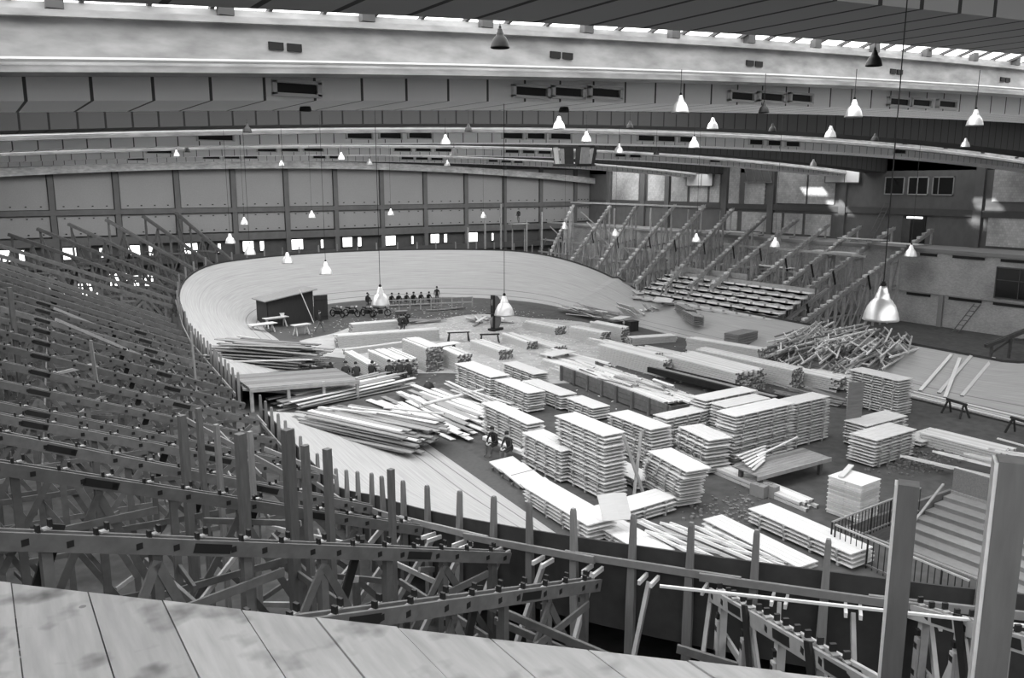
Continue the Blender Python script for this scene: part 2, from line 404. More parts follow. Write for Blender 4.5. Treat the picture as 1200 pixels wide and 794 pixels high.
# the near ceiling box over the spectator, and the closing edge at the back wall
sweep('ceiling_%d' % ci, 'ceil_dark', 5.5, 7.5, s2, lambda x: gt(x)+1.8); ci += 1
sweep('roof_slab', 'roof_back', 3.6, 7.6, lambda x: gt(x)+1.3, lambda x: gt(x)+1.8)
sweep('roof_slab', 'roof_back', YF, -13, lambda x: gt(x)+1.3, lambda x: gt(x)+1.8)
o = fill_rooflight(9, -13, 3.6, 1.5, ('roof_fill_strong', 'roof_fill_mid', 'roof_fill'))  # added above the viewer, out of view, to brighten deck and near trusses
b = MB()
for i in range(36):
    x = XL+1+i*2.0; b.beam((x, -13, gt(x)+1.43), (x, 3.6, gt(x)+1.43), .08, .1)
b.obj('glazing_bar', 'frame_dark', o)
sweep('roof_slab', 'roof_back', 88, YB, lambda x: gt(x)+.1, lambda x: gt(x)+1.6)
sweep('trim_%d' % k, 'concrete', YB-1.2, YB-.7, lambda x: zb(x, 13.45, .0011), lambda x: zb(x, 14.2, .0011))
# end closing of the roof over both side walls
for x in (XL-.2, XG+.2):
    b = MB(); b.box((x, 38, 15.5), (.4, 109, 5)); struct(b.obj('trim_%d' % (k+1), 'roof_back')); k += 1
# vents: dark slots with pale frames in the light fascias; x ranges along each box
VENTS = {0: [(3.85, 4.4), (7.85, 8.45), (8.65, 9.2), (9.45, 10.05), (12.95, 13.55), (13.8, 14.45), (14.75, 15.35), (18.2, 18.9), (19.1, 19.8), (20.2, 20.9), (26, 26.9), (27.2, 28)],
         1: [(7.3, 8.5), (13, 14), (14.4, 15.3), (15.7, 16.7), (20.3, 21.3), (21.6, 22.5), (22.9, 24), (28.2, 29.2), (29.5, 30.6), (31, 32), (36.2, 37.2), (37.7, 38.7), (39.2, 40.3), (49.5, 50.7)],
         2: [(9, 10.3), (15.3, 16.4), (16.8, 17.8), (18.2, 19.4), (24.4, 25.6), (26, 27.1), (27.5, 28.7), (33.2, 34.3), (34.7, 35.7), (36.1, 37.2), (43.5, 44.5), (45, 46.1), (54, 55.2)],
         3: [(11, 12.2), (16.7, 18), (18.4, 19.6), (20, 21.1), (26, 27.1), (27.5, 28.7), (34.5, 35.7), (36, 37.2), (37.6, 38.8), (44, 45), (45.5, 46.6), (47, 48)]}
for bi, lst in VENTS.items():
    y = BAYS[bi]; hh = (.10, .16, .17, .15)[bi]
    for i, (x0, x1) in enumerate(lst):
        xm = (x0+x1)/2; z = s1(xm)+(.16, .30, .36, .33)[bi]
        b = MB(); w = x1-x0
        for sx in (-1, 1): b.box((xm+sx*(w/2+.05), y-.04, z), (.06, .08, hh*1.9))
        for sz in (-1, 1): b.box((xm, y-.04, z+sz*hh*.9), (w+.16, .08, .045))
        o = b.obj('air_vent', 'pipe')
        d = MB(); d.box((xm, y-.015, z), (w, .05, hh*1.5)); d.obj('grille', 'iron', o)
        tag(o, '%s dark air vent from the left on the %s light ceiling fascia' % (ordn(i+1), ('nearest', 'second', 'third', 'farthest')[bi]), 'vent', 'air vents in the ceiling fascias')

# ---------------------------------------------------------------- track
CN, CF, RI, RO = Vector((30, 21)), Vector((33.5, 65.5)), 14.0, 20.3
AX = (CF-CN).normalized(); LS = (CF-CN).length; NL = Vector((-AX.y, AX.x))
LB = PI*RI
def frame_at(s):
    """s along the inner edge: left straight (0..LS), far bend, right straight, near bend -> centre, outward normal, bend factor"""
    P = 2*LS+2*LB; s %= P
    def fac(d): # d: metres into the bend region measured from 5 m before it
        t = max(0, min(1, d/16.0)); return math.sin(PI/2*t)**1.3
    if s < LS:
        c = CN+AX*s; n = NL; f = max(fac(5-s), fac(s-(LS-5)))
    elif s < LS+LB:
        a = (s-LS)/RI; n = Vector((NL.x*math.cos(a)+AX.x*math.sin(a), NL.y*math.cos(a)+AX.y*math.sin(a))); c = CF
        d = min(s-LS, LS+LB-s); f = fac(5+d)
    elif s < 2*LS+LB:
        t = s-LS-LB; c = CF-AX*t; n = -NL; f = max(fac(5-t), fac(t-(LS-5)))
    else:
        a = (s-2*LS-LB)/RI; n = Vector((-NL.x*math.cos(a)-AX.x*math.sin(a), -NL.y*math.cos(a)-AX.y*math.sin(a))); c = CN
        d = min(s-2*LS-LB, P-s); f = fac(5+d)
    return c, n, f
PER = 2*LS+2*LB
def rimz(s, f): 
    far = LS-6 < s % PER < LS+LB+6
    right = LS+LB < s % PER < 2*LS+LB
    return (1.45 if right else 1.1)+((3.35) if far else 3.3)*f
def tp(s, off, z=0):
    c, n, f = frame_at(s); p = c+n*off; return Vector((p.x, p.y, z))
def s_near(theta): return PER-rad(theta)*RI          # theta: degrees round the near bend from the left straight
GAP = (16.5, 21.5)
m, nt, bs = new_mat('track_boards')
tc = N(nt, 'ShaderNodeUVMap'); sx = N(nt, 'ShaderNodeSeparateXYZ'); nt.links.new(tc.outputs[0], sx.inputs[0])
cb = N(nt, 'ShaderNodeCombineXYZ'); nt.links.new(math_node(nt, 'MULTIPLY', sx.outputs[0], .25), cb.inputs[0]); nt.links.new(math_node(nt, 'MULTIPLY', sx.outputs[1], 9), cb.inputs[1])
nz = N(nt, 'ShaderNodeTexNoise'); nz.inputs['Scale'].default_value = 1.6; nz.inputs['Detail'].default_value = 6; nt.links.new(cb.outputs[0], nz.inputs['Vector'])
g = math_node(nt, 'MULTIPLY_ADD', nz.outputs[0], .26); g.node.inputs[2].default_value = .23
def line_at(v, w):
    d = math_node(nt, 'ABSOLUTE', math_node(nt, 'SUBTRACT', sx.outputs[1], v), 0); return math_node(nt, 'LESS_THAN', d, w)
for v, w, kk in ((.55, .035, -.2), (1.35, .035, -.18), (3.6, .02, -.07), (4.9, .02, -.06)):
    g2 = math_node(nt, 'MULTIPLY_ADD', line_at(v, w), kk); nt.links.new(g, g2.node.inputs[2]); g = g2
nt.links.new(g, bs.inputs['Base Color']); bs.inputs['Roughness'].default_value = .8
M['track'] = m
def track_piece(name, s0, s1, lab):
    n = max(4, int((s1-s0)/.9)); me_v = []; me_f = []; uvs = []
    cross = [0, .08, .2, .4, .6, .8, 1]
    b = MB(); top = []; bot = []
    for i in range(n+1):
        s = s0+(s1-s0)*i/n; c, nn, f = frame_at(s); z = rimz(s, f)
        top.append([tuple(tp(s, RI+(RO-RI)*t, .05+z*(t**1.12))) for t in cross])
        bot.append([tuple(tp(s, RI+(RO-RI)*t, -.06+z*(t**1.12))) for t in cross])
    b.grid(top); nt_ = len(b.f); b.grid(bot)
    for rows in ((top, bot),):
        b.grid([[r[0] for r in top], [r[0] for r in bot]]); b.grid([[r[-1] for r in top], [r[-1] for r in bot]])
        b.grid([top[0], bot[0]]); b.grid([top[-1], bot[-1]])
    me = b.mesh(name, 'track')
    uv = me.uv_layers.new(name='UVMap')
    nc = len(cross)
    for p in me.polygons:
        for li in p.loop_indices:
            vi = me.loops[li].vertex_index
            if vi < (n+1)*nc: uv.data[li].uv = ((s0+(s1-s0)*(vi//nc)/n), (RO-RI)*cross[vi % nc])
    o = link(name, me); tag(o, lab, 'cycle track'); return o
tk1 = track_piece('cycle_track', GAP[1], PER-23, 'banked wooden cycle track, long pale run through the far bend and right straight')
tk2 = track_piece('cycle_track', PER-23, PER+GAP[0], 'banked wooden cycle track, short near run beside the posts up to the tunnel')
# asphalt strip along the inner edge
b = MB(); rows = []
for i in range(161):
    s = PER*i/160; rows.append([tuple(tp(s, RI+.05, .012)), tuple(tp(s, RI-1.3, .012))])
b.grid(rows); o = struct(b.obj('path', 'asphalt'))
# dark boarded skirt behind the rim, following it all round
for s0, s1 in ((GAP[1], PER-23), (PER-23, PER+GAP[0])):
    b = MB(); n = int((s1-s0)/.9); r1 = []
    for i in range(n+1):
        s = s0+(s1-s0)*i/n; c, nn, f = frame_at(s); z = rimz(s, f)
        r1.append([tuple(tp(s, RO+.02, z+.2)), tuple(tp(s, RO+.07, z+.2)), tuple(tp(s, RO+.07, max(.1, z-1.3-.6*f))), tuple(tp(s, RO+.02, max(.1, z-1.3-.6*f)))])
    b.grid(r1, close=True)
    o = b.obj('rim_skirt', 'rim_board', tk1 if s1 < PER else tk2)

# ---------------------------------------------------------------- rim posts (tapered) and rim rails
def post_mesh(h, w0, w1, t, m):
    b = MB(); p = []
    for zz, ww, tt in ((0, w0, t), (h*.62, w0, t), (h*.985, w1, t*.8), (h, w1*.7, t*.6)):
        p.append([(-tt/2, -ww/2, zz), (tt/2, -ww/2, zz), (tt/2, ww/2, zz), (-tt/2, ww/2, zz)])
    b.grid(p, close=True); b.quad(*p[-1]); b.quad(*p[0][::-1])
    return b.mesh('rim_post', m)
PM = {h: post_mesh(h, .19, .11, .13, 'post') for h in (2.2, 3.0, 3.8)}
def rim_posts(s0, s1, step, seg):
    n = int(round((s1-s0)/step)); i = 0
    for i in range(n+1):
        s = s0+(s1-s0)*i/n; c, nn, f = frame_at(s)
        ztop = rimz(s, f)+.95; h = 2.2 if ztop < 2.7 else (3.0 if ztop < 3.9 else 3.8)
        o = link('rim_post', PM[h]); o.location = tp(s, RO+.18, 0); o.scale = (1, 1, ztop/h)
        o.rotation_euler = (rnd.uniform(-.02, .02), rnd.uniform(-.02, .02), math.atan2(nn.y, nn.x))
        tag(o, '%s tapered rim post %s' % (ordn(i+1), seg), 'post', 'posts along the track rim')
rim_posts(PER-22.2, PER+.2, .88, 'of the near bend, counting from the right picture edge')
rim_posts(1.4, 16.2, 1.2, 'before the tunnel on the left, counting from the near bend')
rim_posts(GAP[1]+.2, LS, 1.25, 'beyond the tunnel on the left, counting from the tunnel')
rim_posts(LS+1.1, LS+LB-2, 1.5, 'of the far bend, counting from the left')
rim_posts(LS+LB, LS+LB+11, 1.9, 'of the right straight, counting from the far bend')
RAILM = 'rail'
def rail(s0, s1, off0, off1, z0, z1, lab, w=.07, h=.17, mat='rail', grp='rails along the track rim'):
    p = tp(s0, off0); q = tp(s1, off1); p.z = z0; q.z = z1
    return plank_between(p, q, w, h, 'rail_board', mat, lab, 'rail', grp)
_pm = {}
def plank_mesh(L, w, h, m, ends=True):
    key = (round(L, 1), round(w, 3), round(h, 3), m)
    if key in _pm: return _pm[key]
    L = key[0]; c = min(w, h)*.10; b = MB()
    prof = [(-w/2+c, -h/2), (w/2-c, -h/2), (w/2, -h/2+c), (w/2, h/2-c), (w/2-c, h/2), (-w/2+c, h/2), (-w/2, h/2-c), (-w/2, -h/2+c)]
    rows = [[(x, y, z) for y, z in prof] for x in (-L/2, L/2)]
    b.grid(rows, close=True); b.f.append(tuple(range(8))[::-1]); b.m.append(1); b.f.append(tuple(range(8, 16))); b.m.append(1)
    _pm[key] = b.mesh('plank', [m, 'end_grain_shaded']); return _pm[key]
def plank_between(p, q, w, h, name, mat, lab, cat='plank', grp=None, roll=0.0, parent=None):
    p = Vector(p); q = Vector(q); d = q-p
    o = link(name, plank_mesh(d.length, w, h, mat), parent)
    o.location = (p+q)/2; o.rotation_euler = (Matrix.Rotation(0, 3, 'X') and (roll, -math.atan2(d.z, math.hypot(d.x, d.y)), math.atan2(d.y, d.x)))
    if lab: tag(o, lab, cat, grp)
    return o
s = PER-21.5; i = 0
while s < PER+15.5:
    e = min(s+(2.7 if s < PER else 4.6), PER+16.3)
    c0, n0, f0 = frame_at(s); c1, n1, f1 = frame_at(e)
    o2 = RO+.33+.09*(i % 2)
    rail(s, e, o2, o2, rimz(s, f0)-.12, rimz(e, f1)-.12, 'timber rail board outside the near track rim, %s from the right' % ordn(i+1)); i += 1
    s = e-.55
i = 0; s = GAP[1]+.3
while s < LS-1:
    e = s+4.4; c0, n0, f0 = frame_at(s); c1, n1, f1 = frame_at(e)
    rail(s, e, RO+.34, RO+.34, rimz(s, f0)-.3, rimz(e, f1)-.3, 'timber rail board outside the rim beyond the tunnel, %s from the tunnel' % ordn(i+1)); i += 1
    s = e-.3

# ---------------------------------------------------------------- stand trusses
def truss_meshes(L, z0, z1, detail, light, steps, zbase=0.0, cut=0.0, nposts=None):
    """list of (name, mesh) in truss coordinates: x outwards, z up, raker from (0,z0) to (L,z1)"""
    out = []; rs = random.Random(int(L*100+z0*37+z1*11))
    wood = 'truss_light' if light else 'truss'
    ang = math.atan2(z1-z0, L); ux, uz = math.cos(ang), math.sin(ang)
    zr = lambda x: z0+(z1-z0)*x/L
    for sgn in (-1, 1):
        b = MB(); b.beam((-.25, sgn*.10, z0-.25*math.tan(ang)), (L, sgn*.10, z1), .06, .26); out.append(('raker_plank', b.mesh('raker_plank', wood)))
    n = nposts or max(4, int(round(L/1.55))); xs = [.25+(L-cut-.5)*i/n for i in range(n+1)]
    for x in xs:
        zt = zr(x)-.13
        if zt-zbase < .5: continue
        b = MB(); b.box((x, 0, (zt+zbase)/2), (.15, .14, zt-zbase)); b.box((x, -.1, (zt*.62+zbase*.38)), (.12, .05, (zt-zbase)*.6)); out.append(('post', b.mesh('post', wood)))
    for i in range(len(xs)-1):
        xa, xb = xs[i], xs[i+1]; ha, hb = zr(xa)-zbase, zr(xb)-zbase
        if hb < 1.0: continue
        b = MB()
        if i % 2: b.beam((xa, .06, zbase+ha-.25), (xb, .06, zbase+hb*.42), .05, .16)
        else: b.beam((xb, .06, zbase+hb-.3), (xa, .06, zbase+max(.2, ha*.35)), .05, .16)
        out.append(('brace', b.mesh('brace', wood)))
        if hb > 3:
            b = MB(); b.beam((xa, -.06, zbase+.3), (xb, -.06, zbase+hb*.55), .05, .15); out.append(('brace', b.mesh('brace', wood)))
    for hz in (1.3, 3.2, 5.2):
        if hz < z1-1.2:
            x0 = max(0, (hz+.3-z0)/max(.01, (z1-z0))*L)
            b = MB(); b.beam((min(x0, L-cut-.3), .12, zbase+hz-.1), (L-cut, .12, zbase+hz), .05, .16); out.append(('tie', b.mesh('tie', wood)))
    # dark stiffener standing on the raker, dark splice plates
    for fx in ((.30, .72) if detail else (.5,)):
        x = L*fx; b = MB(); b.beam((x, -.17, zr(x)+.22), (x+.5, -.17, zr(x)-1.0), .05, .2); out.append(('stiffener', b.mesh('stiffener', 'iron')))
    if detail:
        for fx in (.2, .55, .85):
            x = L*fx; b = MB(); b.beam((x-.32, 0, zr(x-.32)), (x+.32, 0, zr(x+.32)), .275, .16); out.append(('splice_plate', b.mesh('splice_plate', 'iron')))
        for x in xs:
            for c_, d_ in [((x, -.045, zr(x)-dz), (.1, .17, .11)) for dz in (.35, .62, 1.15, 1.5) if zr(x)-dz > .3]+[((x+.28, 0, zr(x+.28)), (.1, .275, .1)), ((x-.3, 0, zr(x-.3)), (.1, .275, .1))]:
                b = MB(); b.box(c_, d_); out.append(('nail_plate', b.mesh('nail_plate', 'iron')))
    if steps:
        m_ = int(L/.78)
        for i in range(m_):
            x = .25+i*.78; z = zr(x)+.15
            for sg in ((-1, 1) if steps == 2 else (1,)):
                b = MB()
                if steps == 2:
                    b.box((x+.1*sg, sg*.05, z+.07), (.05, .09, .14), 0); b.box((x+.1*sg+.05, sg*.05, z+.01), (.12, .1, .03), 1)
                    out.append(('bracket', b.mesh('bracket', ['iron', 'truss_light'])))
                else:
                    b.hexa([(x-.2, -.15, z-.17*math.tan(ang)), (x+.28, -.15, z+.05), (x+.28, .15, z+.05), (x-.2, .15, z-.17*math.tan(ang)),
                            (x-.2, -.15, z+.13), (x+.28, -.15, z+.16), (x+.28, .15, z+.16), (x-.2, .15, z+.13)])
                    out.append(('step_block', b.mesh('step_block', 'new_wood' if rs.random() < .35 else 'truss_light')))
    return out
_tm = {}
def truss(p, ang, L, z0, z1, lab, group, detail=0, light=0, steps=0, zbase=0.0, cut=0.0):
    L = round(L*2)/2; z0 = round(z0, 1); z1 = round(z1, 1)
    key = (L, z0, z1, detail, light, steps, zbase, cut)
    if key not in _tm: _tm[key] = truss_meshes(*key)
    r = root('stand_truss', (p[0], p[1], 0), ang, label=lab, cat='truss', group=group)
    for nm, me in _tm[key]: link(nm, me, r)
    return r
G1 = 'raker trusses of the left stand'
na = math.atan2(NL.y, NL.x)
# left straight
nL = 14
for i in range(nL):
    s = 3.1+i*3.08; p = tp(s, 21.6)
    L = 14.0; z0 = 1.9+(.5 if s < 5 else 0)
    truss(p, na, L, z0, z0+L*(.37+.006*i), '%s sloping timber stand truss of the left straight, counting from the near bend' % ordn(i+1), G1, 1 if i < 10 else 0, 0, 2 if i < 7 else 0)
# near bend
for j, (th, z0, sl, L) in enumerate([(1.0, 2.35, .40, 14), (10.0, 2.9, .405, 13.5), (19.5, 3.3, .375, 13), (26.5, 3.35, .345, 12.5)]):
    s = s_near(th); p = tp(s, 20.95); c, n, f = frame_at(s)
    lab = ['timber stand truss at the start of the near bend, third behind the big foreground beam', 'timber stand truss of the near bend, directly behind the big foreground beam', 'long foreground timber truss with dark brackets ending below the rim posts',
           'foreground timber truss with paired brackets just beyond the boarded deck, left of centre'][j]
    truss(p, math.atan2(n.y, n.x), L, z0, z0+sl*L, lab, 'raker trusses of the near bend', 1, 0, 2)
for p, q, lab, lt in (((11.8, 10.6, 3.85), (9.0, 5.5, 5.75), 'pale foreground timber truss running out from under the deck at lower right', 1), ((14.0, 7.8, 4.25), (11.4, 3.6, 6.1), 'timber truss behind the tall square posts at lower right', 1)):
    d = Vector(q)-Vector(p); truss(p, math.atan2(d.y, d.x), math.hypot(d.x, d.y), p[2], q[2], lab, 'raker trusses of the near bend', 1, lt, 2)
# far left bend
for j in range(8):
    s = LS+.6+j*1.8; p = tp(s, 21.2); c, n, f = frame_at(s); L = (12.5, 12.5, 12, 11.5, 11, 10, 9.2, 8.4)[j]
    truss(p, math.atan2(n.y, n.x), L, 2.0+1.4*min(1, f), 7.5+.2*j, '%s timber stand truss of the far left bend, counting from the straight' % ordn(j+1), 'raker trusses of the far left bend', 0, 0, 0)
# right stand: outer ends at the gallery edge
RT = [((55.0, 77.5, 3.0), (64.2, 84.6, 9.1)), ((54.8, 73.0, 3.0), (65.7, 79.2, 9.1)), ((53.8, 67.7, 2.25), (67.2, 76.2, 9.2)), ((54.5, 64.6, 2.5), (68.0, 70.6, 9.36)),
      ((52.8, 59.7, 2.4), (69.0, 67.0, 9.4)), ((52.7, 55.6, 2.65), (70.0, 63.6, 9.1)), ((53.5, 53.2, 2.85), (70.5, 59.5, 8.4)), ((54.2, 51.3, 2.95), (71.0, 55.9, 8.15)),
      ((53.6, 48.5, 2.0), (71.5, 52.6, 7.85)), ((54.6, 47.1, 1.3), (71.5, 49.0, 7.75)), ((53.0, 44.9, .6), (72.0, 45.8, 7.75)), ((52.3, 41.3, .6), (72.0, 42.0, 7.8))]
for j, (p, q) in enumerate(RT):
    d = Vector(q)-Vector(p); L = math.hypot(d.x, d.y); cut = round(max(0, (q[0]-67.3))*L/d.x, 1)
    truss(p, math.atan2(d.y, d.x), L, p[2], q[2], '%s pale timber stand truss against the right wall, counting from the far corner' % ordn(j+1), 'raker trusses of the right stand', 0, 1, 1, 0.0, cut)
    if cut > 1:
        r = root('truss_head', (q[0]-.35, q[1], 6.46), math.atan2(d.y, d.x), label='short post under the upper end of the right stand truss, %s from the far corner' % ordn(j+1), cat='post', group='posts on the right gallery')
        b = MB(); b.box((0, 0, (q[2]-6.65)/2), (.14, .14, q[2]-6.65)); b.obj('shaft', 'truss_light', r)
        b = MB(); b.box((-.6, 0, .06), (1.4, .12, .1)); b.obj('sole_plate', 'truss_light', r)
# short unfinished truss in front of the brick wall
truss((53.2, 42.9), rad(2), 6.0, .9, 3.3, 'short low timber truss standing between the tiers and the truss heap', 'raker trusses of the right stand', 0, 1, 0)
truss((58.0, 29.2), rad(-20), 6.5, 1.0, 3.0, 'dark low timber truss by the brick wall at the right edge', 'raker trusses of the right stand', 0, 0, 0)

def tie(p, q, lab, w=.06, h=.15, mat='truss_light', cat='beam', grp='loose tie boards across the stand trusses', name='tie_beam', roll=0):
    return plank_between(p, q, w, h, name, mat, lab, cat, grp, roll)
# horizontal members of the right stand
for j, (y0, y1, x, z, t) in enumerate([(59, 81, 61.0, 9.55, 'topmost'), (64, 84, 58.5, 7.2, 'upper'), (60, 82, 57.5, 5.2, 'middle'), (64, 80, 55.6, 4.0, 'lower'), (45, 62, 57.5, 4.6, 'near'), (40, 55, 59.4, 6.2, 'nearest')]):
    x *= 1.1; y0 *= 1.1; y1 = min(90.5, y1*1.1); z = 12-(12-z)*1.1
    tie((x, y0, z), (x, y1, z+.05), '%s long horizontal timber joining the right stand trusses' % t, .1, .2)
for j, (a, bb) in enumerate([((58, 81, 6.8), (58, 76, 4.2)), ((58, 74, 7.6), (58, 70, 5.2)), ((57.2, 69.5, 7), (57.2, 64.5, 4.0)), ((57.6, 63, 3.6), (57.6, 59.6, 6.2)), ((57, 59, 5.4), (57, 55.6, 3.2)), ((57.4, 84, 3), (56, 79, 5.6)), ((59.5, 77, 8.6), (59.5, 72, 6))]):
    a, bb = [(v[0]*1.1, min(90.5, v[1]*1.1), 12-(12-v[2])*1.1) for v in (a, bb)]
    tie(a, bb, '%s diagonal cross brace between right stand trusses, counting from the far end' % ordn(j+1), .06, .14)
for j, (y, x, z) in enumerate([(83, 55.5, 7.6), (82, 57.5, 8.5), (79, 59.4, 9.2), (72.2, 60.5, 9.1), (66.4, 60.6, 9.3), (61, 60.7, 9.3), (86, 52, 8.2), (87.5, 50.5, 6.6), (85.6, 54, 9.4)]):
    if j < 6: x *= 1.1; y = min(90.5, y*1.1); z = 12-(12-z)*1.1
    b = MB(); b.box((0, 0, z/2), (.16, .16, z)); b.box((0, .1, z*.7), (.1, .08, z*.5))
    o = tag(b.obj('scaffold_post', 'truss_light'), '%s upright scaffold post among the far right stand timbers' % ordn(j+1), 'post', 'upright posts in the right stand'); o.location = (x, y, 0)
for j, (y0, y1, x, z) in enumerate([(40.4, 44.6, 59.2, 6.4), (44.9, 48.6, 56.6, 5.0), (39, 43, 60.2, 7.5), (36, 39, 60.1, 7.35), (52, 58, 60.5, 7.4)]):
    x *= 1.12; y0 *= 1.12; y1 *= 1.12; z = 12-(12-z)*1.12
    b = MB()
    for kx in range(3): b.box((-.36+.36*kx, 0, 0), (.33, y1-y0, .05))
    o = tag(b.obj('scaffold_plank', 'new_wood'), '%s pale scaffold plank laid across the right stand trusses' % ordn(j+1), 'plank', 'scaffold planks on the right stand'); o.location = (x, (y0+y1)/2, z)
# ladder on the gallery
def ladder(p, q, w, n, lab):
    r = root('ladder', p, 0, label=lab, cat='ladder'); d = Vector(q)-Vector(p)
    for sg in (-1, 1):
        b = MB(); b.beam((0, sg*w/2, 0), (d.x, d.y+sg*w/2, d.z), .07, .05); b.obj('stile', 'truss', r)
    for i in range(n):
        t = (i+.5)/n; b = MB(); b.beam((d.x*t, d.y*t-w/2, d.z*t), (d.x*t, d.y*t+w/2, d.z*t), .04, .05); b.obj('rung', 'truss', r)
ladder((71.2, gy(41.2), 6.47), (72.3, gy(40.4), gz(10.4)), .55, 11, 'wooden ladder leaning on the dark upper wall beside the doorway')
ladder((66.2, hy(31.8), .05), (67.8, hy(31.2), 2.3), .5, 6, 'small ladder leaning in front of the brick wall at the right edge')

# ties and loose boards in the left stand
for j, (a, bb) in enumerate([((3.4, 50, 6.9), (8.6, 58, 3.2)), ((2.8, 41, 7.6), (7.2, 46.5, 4.4)), ((9.0, 43.5, 1.4), (8.9, 43.4, 4.6)), ((3.6, 36, 7.3), (3.7, 35.9, 5.2)), ((6.2, 27.5, 4.6), (6.9, 25.0, 3.6)), ((4.6, 25, 5.9), (6.9, 21.8, 4.5)), ((7.6, 27, 3.2), (9.2, 24.6, 2.6))]):
    dz = Vector((0, 0, 1.5 if j in (0, 1, 3) else .6 if j in (4, 5) else 0)); a = Vector(a)-dz; bb = Vector(bb)-dz
    tie(a, bb, '%s loose pale board lying among the left stand trusses, counting from the far end' % ordn(j+1), .05, .15, 'rail')
for lv, (off, z) in enumerate([(23.4, 1.9), (26.2, 3.0), (29.2, 4.1), (32.2, 5.2)]):
    for j in range(6):
        a = tp(1+j*7.4, off); bb = tp(8.6+j*7.4, off); a.z = z+rnd.uniform(-.1, .1); bb.z = z+rnd.uniform(-.1, .1)
        tie(a, bb, 'longitudinal brace of the left stand, %s level up, %s from the near end' % (ordn(lv+1), ordn(j+1)), .05, .17, 'truss', 'beam', 'longitudinal braces of the left stand')
for j, (t0, t1, off, z) in enumerate([(13.5, 21.5, 22.2, 2.3), (22.5, 32, 22.4, 2.7), (22.6, 31.5, 23.4, 3.7), (33, 41, 22.2, 3.3), (33, 42, 23.6, 2.3), (13, 22, 25, 3.5), (23, 32, 25.5, 2.6), (6, 12, 24.2, 3.0), (6, 12.4, 27, 3.8), (13, 21.5, 28, 4.6), (23, 31.5, 21.6, 1.6), (32.5, 40.5, 21.6, 1.6)]):
    a = tp(s_near(t0), off); bb = tp(s_near(t1), off); a.z = z; bb.z = z-.25
    tie(a, bb, 'timber strut joining near bend trusses, %s of twelve from top left to lower right' % ordn(j+1), .07, .17, 'truss', 'beam', 'struts between the near bend trusses')
rs_ = random.Random(21)
for j in range(64):
    if j < 40:
        th = rs_.uniform(3, 40); r0 = rs_.uniform(21.5, 31); a = tp(s_near(th), r0); bb = tp(s_near(th+rs_.uniform(-8, 8)), r0+rs_.uniform(-2.4, 2.4)); top = 2.6+.36*(r0-21)
    else:
        s_ = rs_.uniform(1, 26); r0 = rs_.uniform(22.5, 31); a = tp(s_, r0); bb = tp(s_+rs_.uniform(-3, 3), r0+rs_.uniform(-2.2, 2.2)); top = 1.4+.36*(r0-21)
    a.z = rs_.uniform(.3, top); bb.z = min(top, max(.2, a.z+rs_.uniform(-1.3, 1.3)))
    tie(a, bb, 'short strut in the tangle of timbers beneath the near left stand trusses', .06, .14, 'truss_light' if j % 3 == 0 else 'truss', 'beam', 'struts beneath the near left stand')
o = tie((9.6, 10.0, 5.0), (13.6, 5.8, 5.0), 'long thin white pole spanning the lower right trusses', .05, .05, 'new_wood', 'pole', None, 'pole')
# cross pieces at the rim posts (props under the rim)
for j in range(12):
    th = 4+j*3.7; s = s_near(th); c, n, f = frame_at(s); z = rimz(s, f)
    p = tp(s, RO+.35, z-.45); q = tp(s_near(th+.6), 23.0, max(.2, z-3.4))
    r = root('rim_prop', p, 0, label='sloping timber prop under the near rim, %s from the left' % ordn(j+1), cat='prop', group='props under the near rim')
    b = MB(); b.beam((0, 0, 0), q-p, .08, .16); b.obj('strut', 'truss_light', r)
    t = Vector((-n.y, n.x, 0))
    for sg in (-1, 1):
        b = MB(); b.beam(t*sg*.13+Vector((0, 0, .06))-Vector((n.x, n.y, 0))*.2, t*sg*.13+Vector((0, 0, .06))+Vector((n.x, n.y, 0))*.25, .06, .1); b.obj('cleat', 'new_wood', r)
# tall square posts standing in the left stand
for j, (px, z, zbm, w, dk) in enumerate([((3.85, 20.5), 6.5, 3.2, .2, 1), ((4.45, 21.5), 6.35, 3.0, .15, 1), ((5.2, 19.6), 6.1, 3.0, .13, 0), ((4.4, 17.4), 6.75, 3.2, .22, 1), ((5.3, 17.0), 6.8, 3.2, .25, 1), ((6.0, 18.0), 6.05, 3.0, .18, 1), ((6.6, 18.2), 5.8, 3.0, .2, 1), ((7.5, 16.6), 5.6, 2.8, .16, 1), ((1.25, 42), 4.9+2.6, 5.5, .2, 1), ((4.75, 21.0), 6.0, 3.2, .14, 0)]):
    b = MB(); zbm = 0; w *= .8; b.box((0, 0, z/2), (w, w, z)); b.box((w*.62, w*.2, z/2-.1), (w*.35, w*.8, z-.2))
    o = tag(b.obj('square_post', 'post_dark' if dk else 'post'), 'tall square post rising above the left stand trusses, %s listed from the left' % ordn(j+1) if j != 8 else 'lone dark post at the left edge of the left stand', 'post', 'tall square posts in the left stand')
    o.location = (px[0], px[1], zbm); o.rotation_euler = (0, 0, rad(20))
for lab, x, y, z, w in (('tall square post with a sunlit side, nearer the middle, at lower right', 5.55, 3.25, 9.85, .14), ('largest square post with a bright side at the right edge', 4.95, 2.28, 10.42, .165)):
    r = root('square_post', (x, y, 0), rad(-58), label=lab, cat='post')
    b = MB(); b.box((0, 0, z/2), (w, w, z)); b.obj('shaft', 'post_dark', r)  # kept dark to put in the shade of the front face
    b = MB(); b.box((-w*.5-.01, 0, z/2), (.022, w*.96, z-.02)); b.obj('lit_face', 'new_wood', r)  # pale strip added to paint the light on the left face

